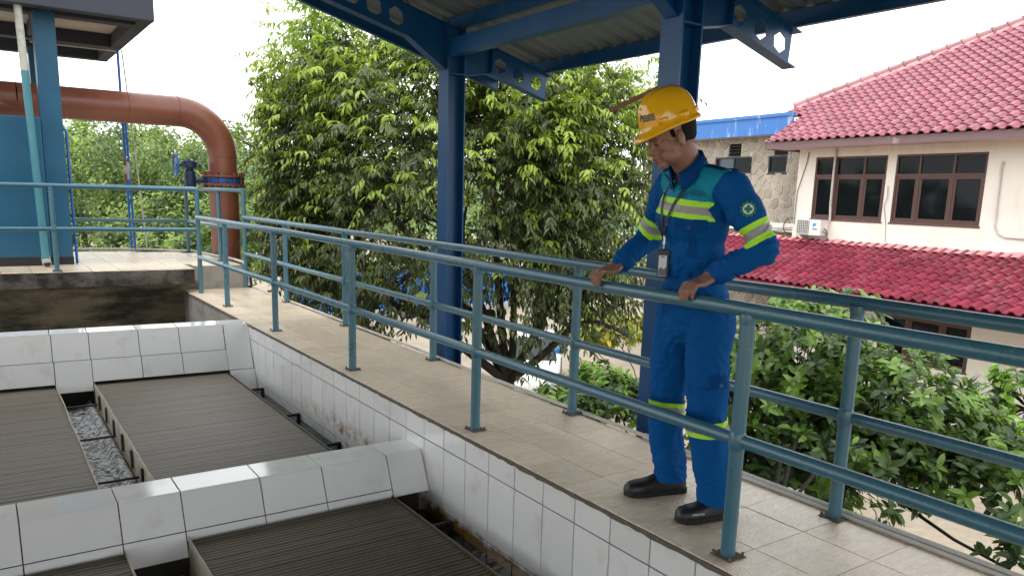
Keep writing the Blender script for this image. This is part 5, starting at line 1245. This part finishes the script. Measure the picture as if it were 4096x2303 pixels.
def button(y, z):
    p_, n_ = front(y, z, .003); MB().lathe(p_, n_, [(0, .0075), (.003, .0075), (.0031, .005), (.002, .0049)], 14).build('button', 'button', jacket, 40)
for y, z in ((2.215, 1.252), (2.408, 1.255), (2.318, 1.392), (2.318, 1.262), (2.318, 1.14)): button(y, z)
for W_, E_ in ((WRR, ELR), (WRL, ELL)):
    d = (W_-E_).normalized(); MB().lathe(W_-d*.055, d, [(0, .049), (.01, .0515), (.05, .047), (.055, .042)], 24).build('cuff', 'cloth_blue', jacket, 'all')
# lettering and emblems
def text_mesh(txt, size, m_, name, parent, o, ux, uy):
    cu_ = bpy.data.curves.new('t', 'FONT'); cu_.body = txt; cu_.size = size; cu_.align_x = 'CENTER'; cu_.align_y = 'CENTER'; cu_.extrude = .0004; cu_.resolution_u = 2
    to = bpy.data.objects.new('t', cu_); C.objects.link(to); dg = bpy.context.evaluated_depsgraph_get(); mm = bpy.data.meshes.new_from_object(to.evaluated_get(dg)); bpy.data.objects.remove(to)
    ux = V(ux).normalized(); uy = V(uy); uy = (uy-ux*uy.dot(ux)).normalized(); un = ux.cross(uy)
    X = Matrix((ux, uy, un)).transposed().to_4x4(); X.translation = V(o); mm.transform(X); mm.materials.clear(); mm.materials.append(MATS[m_]); mm.name = name
    return link(name, mm, parent)
def surf_dir(y, z): a, b = front(y+.03, z, .005)[0], front(y-.03, z, .005)[0]; return (b-a).normalized()
text_mesh('BISA', .036, 'logo_navy', 'lettering', jacket, front(2.195, 1.382, .007)[0], surf_dir(2.195, 1.382), ZZ)
def wave(y0, y1, z, m_, name, par, r_=.0016, fn=front):
    pts = [fn(y0+(y1-y0)*t_, z+.0035*math.sin(t_*4*PI), .006)[0] for t_ in np.linspace(0, 1, 16)]; MB().tube(pts, r_, 5).build(name, m_, par)
for dz in (0, -.009, -.018): wave(2.270, 2.235, 1.388+dz, 'logo_navy', 'emblem_wave', jacket)
MB().tube([front(2.285, 1.395, .006)[0], front(2.275, 1.408, .006)[0], front(2.262, 1.392, .006)[0]], .0018, 5).build('emblem_roof', 'logo_navy', jacket)
MB().obox(front(2.402, 1.391, .005)[0], surf_dir(2.402, 1.391), ZZ, surf_dir(2.402, 1.391).cross(ZZ), .028, .006, .001).build('name_strip', 'logo_white', jacket)
# gear-and-cross safety emblem on the left sleeve
pe = SHL+AL*.105; od = V((-.62, -.78, .05)).normalized(); hit = bvh.ray_cast(pe+od*.4, -od)
if hit[0]:
    n_ = hit[1]; e0 = hit[0]+n_*.006; ux = V((0, 0, 1)).cross(n_).normalized(); uy = n_.cross(ux)
    gp = []
    for k in range(44):
        a = 2*PI*k/44; r_ = .033 if (k % 4) < 2 else .027; gp.append(e0+ux*r_*math.cos(a)+uy*r_*math.sin(a))
    gb2 = MB().prism(gp, n_*.001).build('emblem_gear', 'badge_green', jacket)
    MB().lathe(e0+n_*.0012, n_, [(0, .020), (.0008, .020)], 28).build('emblem_disc', 'logo_white', gb2)
    cr_ = [(.006, .015), (.006, .006), (.015, .006), (.015, -.006), (.006, -.006), (.006, -.015), (-.006, -.015), (-.006, -.006), (-.015, -.006), (-.015, .006), (-.006, .006), (-.006, .015)]
    MB().prism([e0+n_*.0022+ux*a+uy*b for a, b in cr_], n_*.0008).build('emblem_cross', 'badge_green', gb2)
# trousers
tm_ = MB(); tm_.ell((2.530, 2.296, .86), (.116, .150, .13), None, 24, 16)
for (h_, k_, a_n), w in zip(zip(HIPS, KN, AN), ((.100, .080, .076), (.104, .086, .084))):
    chain(tm_, [h_, k_, a_n+V((0, 0, .0))], w, 18)
tme = fuse(tm_, .007, 4, .5)
wrinkle(tme, .026, (8, 8, 5), 5.2); wrinkle(tme, .0025, (15, 15, 20), 1.7)
creases(tme, [(KN[0]+V((-.03, 0, .0)), V((.2, .1, 1)).normalized(), .12, .04, .011), (KN[1]+V((-.03, -.03, 0)), V((.2, -.2, 1)).normalized(), .12, .04, .011), (HIPS[0]+V((-.06, -.05, -.10)), V((.1, .75, .65)).normalized(), .13, .045, .013), (HIPS[1]+V((-.06, .03, -.10)), V((.1, -.75, .65)).normalized(), .13, .045, .013),
              (AN[0]+V((0, 0, .07)), V((.25, .15, 1)).normalized(), .11, .038, .012), (AN[1]+V((0, 0, .07)), V((.25, -.15, 1)).normalized(), .11, .038, .012), (HIPS[1]+V((.03, -.08, -.22)), V((.8, .2, .5)).normalized(), .14, .05, .010), (HIPS[0]+V((-.05, .02, -.28)), V((.1, .95, .25)).normalized(), .13, .05, .009)])
bt2 = bmesh.new(); bt2.from_mesh(tme); cut(bt2, V((0, 0, .075)), V((0, 0, -1)), 'out')
LBN = [V((.10, .02, 1)).normalized(), V((-.12, .02, 1)).normalized()]; LB0 = [V((2.55, 2.43, .395)), V((2.49, 2.15, .385))]; LH = [0, .020, .045, .066]
for n_, c_ in zip(LBN, LB0):
    for d in LH: cut(bt2, c_+n_*d, n_)
bt2.normal_update(); gr2 = {}
for f_ in bt2.faces:
    c_ = f_.calc_center_median(); i = 0 if c_.y > 2.295 else 1; d = (c_-LB0[i]).dot(LBN[i]); key = 'cloth_blue'
    if LH[0] < d < LH[1] or LH[2] < d < LH[3]: key = 'neon'
    elif LH[1] < d < LH[2]: key = 'silver_tape'
    gr2.setdefault(key, []).append(f_)
trou = None
for key in ('cloth_blue', 'neon', 'silver_tape'):
    vid = {}; vs = []; fs2 = []
    for f_ in gr2[key]:
        idx = []
        for v in f_.verts:
            if v.index not in vid: vid[v.index] = len(vs); vs.append(v.co+v.normal*(0 if key == 'cloth_blue' else .0025))
            idx.append(vid[v.index])
        fs2.append(idx)
    nm = {'cloth_blue': 'trousers', 'neon': 'neon_band', 'silver_tape': 'reflective_band'}[key]
    for vs_, fs_ in ([(vs, fs2)] if key == 'cloth_blue' else islands(vs, fs2)):
        mm = bpy.data.meshes.new(nm); mm.from_pydata(vs_, [], fs_); o_ = finish(mm, key, nm, worker if trou is None else trou)
        if key == 'cloth_blue': trou = o_
tb_ = BVHTree.FromBMesh(bt2)
def tside(z, a, off):
    c_ = HIPS[1].lerp(KN[1], (.87-z)/.38); d = V((math.cos(a), math.sin(a), 0)); h_ = tb_.ray_cast(c_+d*.5, -d); return (h_[0]+h_[1]*off, h_[1]) if h_[0] else (c_+d*.09, d)
A0, A1 = math.radians(232), math.radians(285)
q_ = MB(); P_ = [[tside(z, A0+(A1-A0)*i/8, .005)[0] for i in range(9)] for z in np.linspace(.645, .50, 7)]
q_.add([p_ for r_ in P_ for p_ in r_], [(j*9+i, j*9+i+1, (j+1)*9+i+1, (j+1)*9+i) for j in range(6) for i in range(8)]); q_.build('cargo_pocket', 'cloth_blue', trou, 'all')
q_ = MB(); P_ = [[tside(z, A0+(A1-A0)*i/8, .008)[0] for i in range(9)] for z in np.linspace(.652, .598, 4)]
q_.add([p_ for r_ in P_ for p_ in r_], [(j*9+i, j*9+i+1, (j+1)*9+i+1, (j+1)*9+i) for j in range(3) for i in range(8)]); q_.build('pocket_flap', 'cloth_navy', trou, 'all')
p_, n_ = tside(.615, math.radians(258), .008); MB().lathe(p_, n_, [(0, .009), (.004, .009), (.0041, .006), (.003, .0059)], 14).build('button', 'button', trou, 40)
# shoes
def shoe(heel, toe, label):
    heel, toe = V(heel), V(toe); d = (toe-heel); L__ = d.length; d.normalize(); sd_ = ZZ.cross(d)
    secs = []
    for s_, w, h_ in ((0, .022, .060), (.03, .033, .085), (.12, .037, .112), (.28, .038, .120), (.42, .040, .108), (.55, .044, .086), (.68, .048, .072), (.80, .049, .068), (.90, .043, .062), (.965, .030, .050), (1.0, .012, .036)):
        c_ = heel+d*(s_*L__); secs.append([c_+sd_*(w*math.copysign(abs(math.cos(a))**.7, math.cos(a)))+ZZ*(.024+(h_-.024)*max(0, math.sin(a))**.75) for a in np.linspace(0, PI, 13)]+[c_-sd_*w*.98+ZZ*.02, c_+sd_*w*.98+ZZ*.02])
    up_ = loft(secs).build('shoe', 'shoe', worker, 60)
    outl = []
    for s_, w in ((0, .024), (.05, .036), (.2, .040), (.4, .041), (.6, .048), (.8, .053), (.92, .046), (.98, .030), (1.01, .008)): outl.append((s_, w))
    poly = [heel+d*(s_*L__-.004)+sd_*w+ZZ*.001 for s_, w in outl]+[heel+d*(s_*L__-.004)-sd_*w+ZZ*.001 for s_, w in reversed(outl)]
    MB().prism(poly, ZZ*.026).build('sole', 'sole', up_)
    for k in range(9):
        s_ = .06+.1*k
        w = np.interp(s_, [a for a, b in outl], [b for a, b in outl])
        for sg in (1, -1): MB().obox(heel+d*(s_*L__)+sd_*sg*(w+.0005)+ZZ*.014, d, ZZ, sd_*sg, .016, .020, .005).build('tread_lug', 'sole', up_)
    for k in range(4):
        s_ = .42+.055*k; h_ = .110-.0095*k
        MB().tube([heel+d*(s_*L__)+sd_*.022+ZZ*(h_-.012), heel+d*(s_*L__+.006)+ZZ*(h_+.002), heel+d*(s_*L__)-sd_*.022+ZZ*(h_-.012)], .0028, 6).build('lace', 'strap_black', up_)
    return up_, heel, d, sd_, L__
shoe((2.685, 2.418, .0025), (2.398, 2.522, .0025), '')
s2 = shoe((2.665, 2.095, .0025), (2.385, 2.180, .0025), '')
up_, hl, d_, sdv, L__ = s2
text_mesh('STRENGTH', .012, 'logo_white', 'lettering', up_, hl+d_*(.74*L__)+(-sdv if sdv.y > 0 else sdv)*.0505+ZZ*.045, d_*(-1), ZZ)
# lanyard and identity card
lb = thing('id_badge', front(2.338, 1.10, .015)[0], 'identity card in a black holder hanging from a black lanyard on the worker\'s chest', 'badge')
def strap(name, pts, w, m_):
    q_ = MB(); vs = []
    for i, p_ in enumerate(pts):
        dd = (pts[min(i+1, len(pts)-1)]-pts[max(i-1, 0)]).normalized(); sdd = dd.cross(V((-1, 0, 0))).normalized(); vs += [p_-sdd*w, p_+sdd*w]
    q_.add(vs, [(2*i, 2*i+1, 2*i+3, 2*i+2) for i in range(len(pts)-1)]); return q_.build(name, m_, lb, 'all')
bp = front(2.345, 1.215, .012)[0]
cl_ = [V((2.475, 2.235, 1.530)), V((2.425, 2.225, 1.500)), V((2.390, 2.228, 1.462))]+[front(y, z, .008)[0] for y, z in ((2.238, 1.43), (2.262, 1.385), (2.288, 1.335), (2.315, 1.28), (2.335, 1.24))]+[bp]
cr2 = [V((2.395, 2.385, 1.462))]+[front(y, z, .008)[0] for y, z in ((2.372, 1.43), (2.365, 1.385), (2.358, 1.335), (2.352, 1.28), (2.348, 1.24))]+[bp]
strap('strap', cl_, .0062, 'strap_black'); strap('strap', cr2, .0062, 'strap_black')
MB().lathe(bp+V((0, 0, .006)), (0, 0, -1), [(0, .004), (.01, .006), (.02, .004), (.03, .007), (.045, .003), (.055, .003)], 8).build('clip', 'metal', lb, True)
bd = bp+V((-.004, -.006, -.112)); bu = V((.03, .04, 1)).normalized(); bn = V((-1, -.25, 0)); bn = (bn-bu*bn.dot(bu)).normalized(); bx_ = bu.cross(bn)
MB().obox(bd, bx_, bu, bn, .054, .116, .007, .002).build('holder', 'strap_black', lb)
c_ = MB().obox(bd+bn*.0042-bu*.008, bx_, bu, bn, .038, .086, .002).build('card', 'card_white', lb)
MB().prism([bd+bn*.0056+bx_*a+bu*b for a, b in ((-.017, -.049), (.019, -.049), (.019, -.012), (.006, -.024), (-.004, -.014), (-.017, -.022))], bn*.0006).build('print', 'card_blue', c_)
MB().obox(bd+bn*.0060+bu*.028, bx_, bu, bn, .018, .005, .0006).build('print', 'logo_grey', c_)
# wavy emblem on the front of the hat
def hat_surf(th_, e_): return hp(*[q_/HS for q_ in hat_pt(th_, e_)])
for e_ in (.17, .215, .26):
    MB().tube([hat_surf(.30+.5*t_, e_+.010*math.sin(t_*4*PI)) + (HF*math.cos(.5)+HL*math.sin(.5))*.0015 for t_ in np.linspace(0, 1, 16)], .0034, 5).build('emblem_wave', 'logo_grey', hat)
MB().tube([hat_surf(.12, .19), hat_surf(.2, .29), hat_surf(.32, .2)], .0034, 5).build('emblem_roof', 'logo_grey', hat)
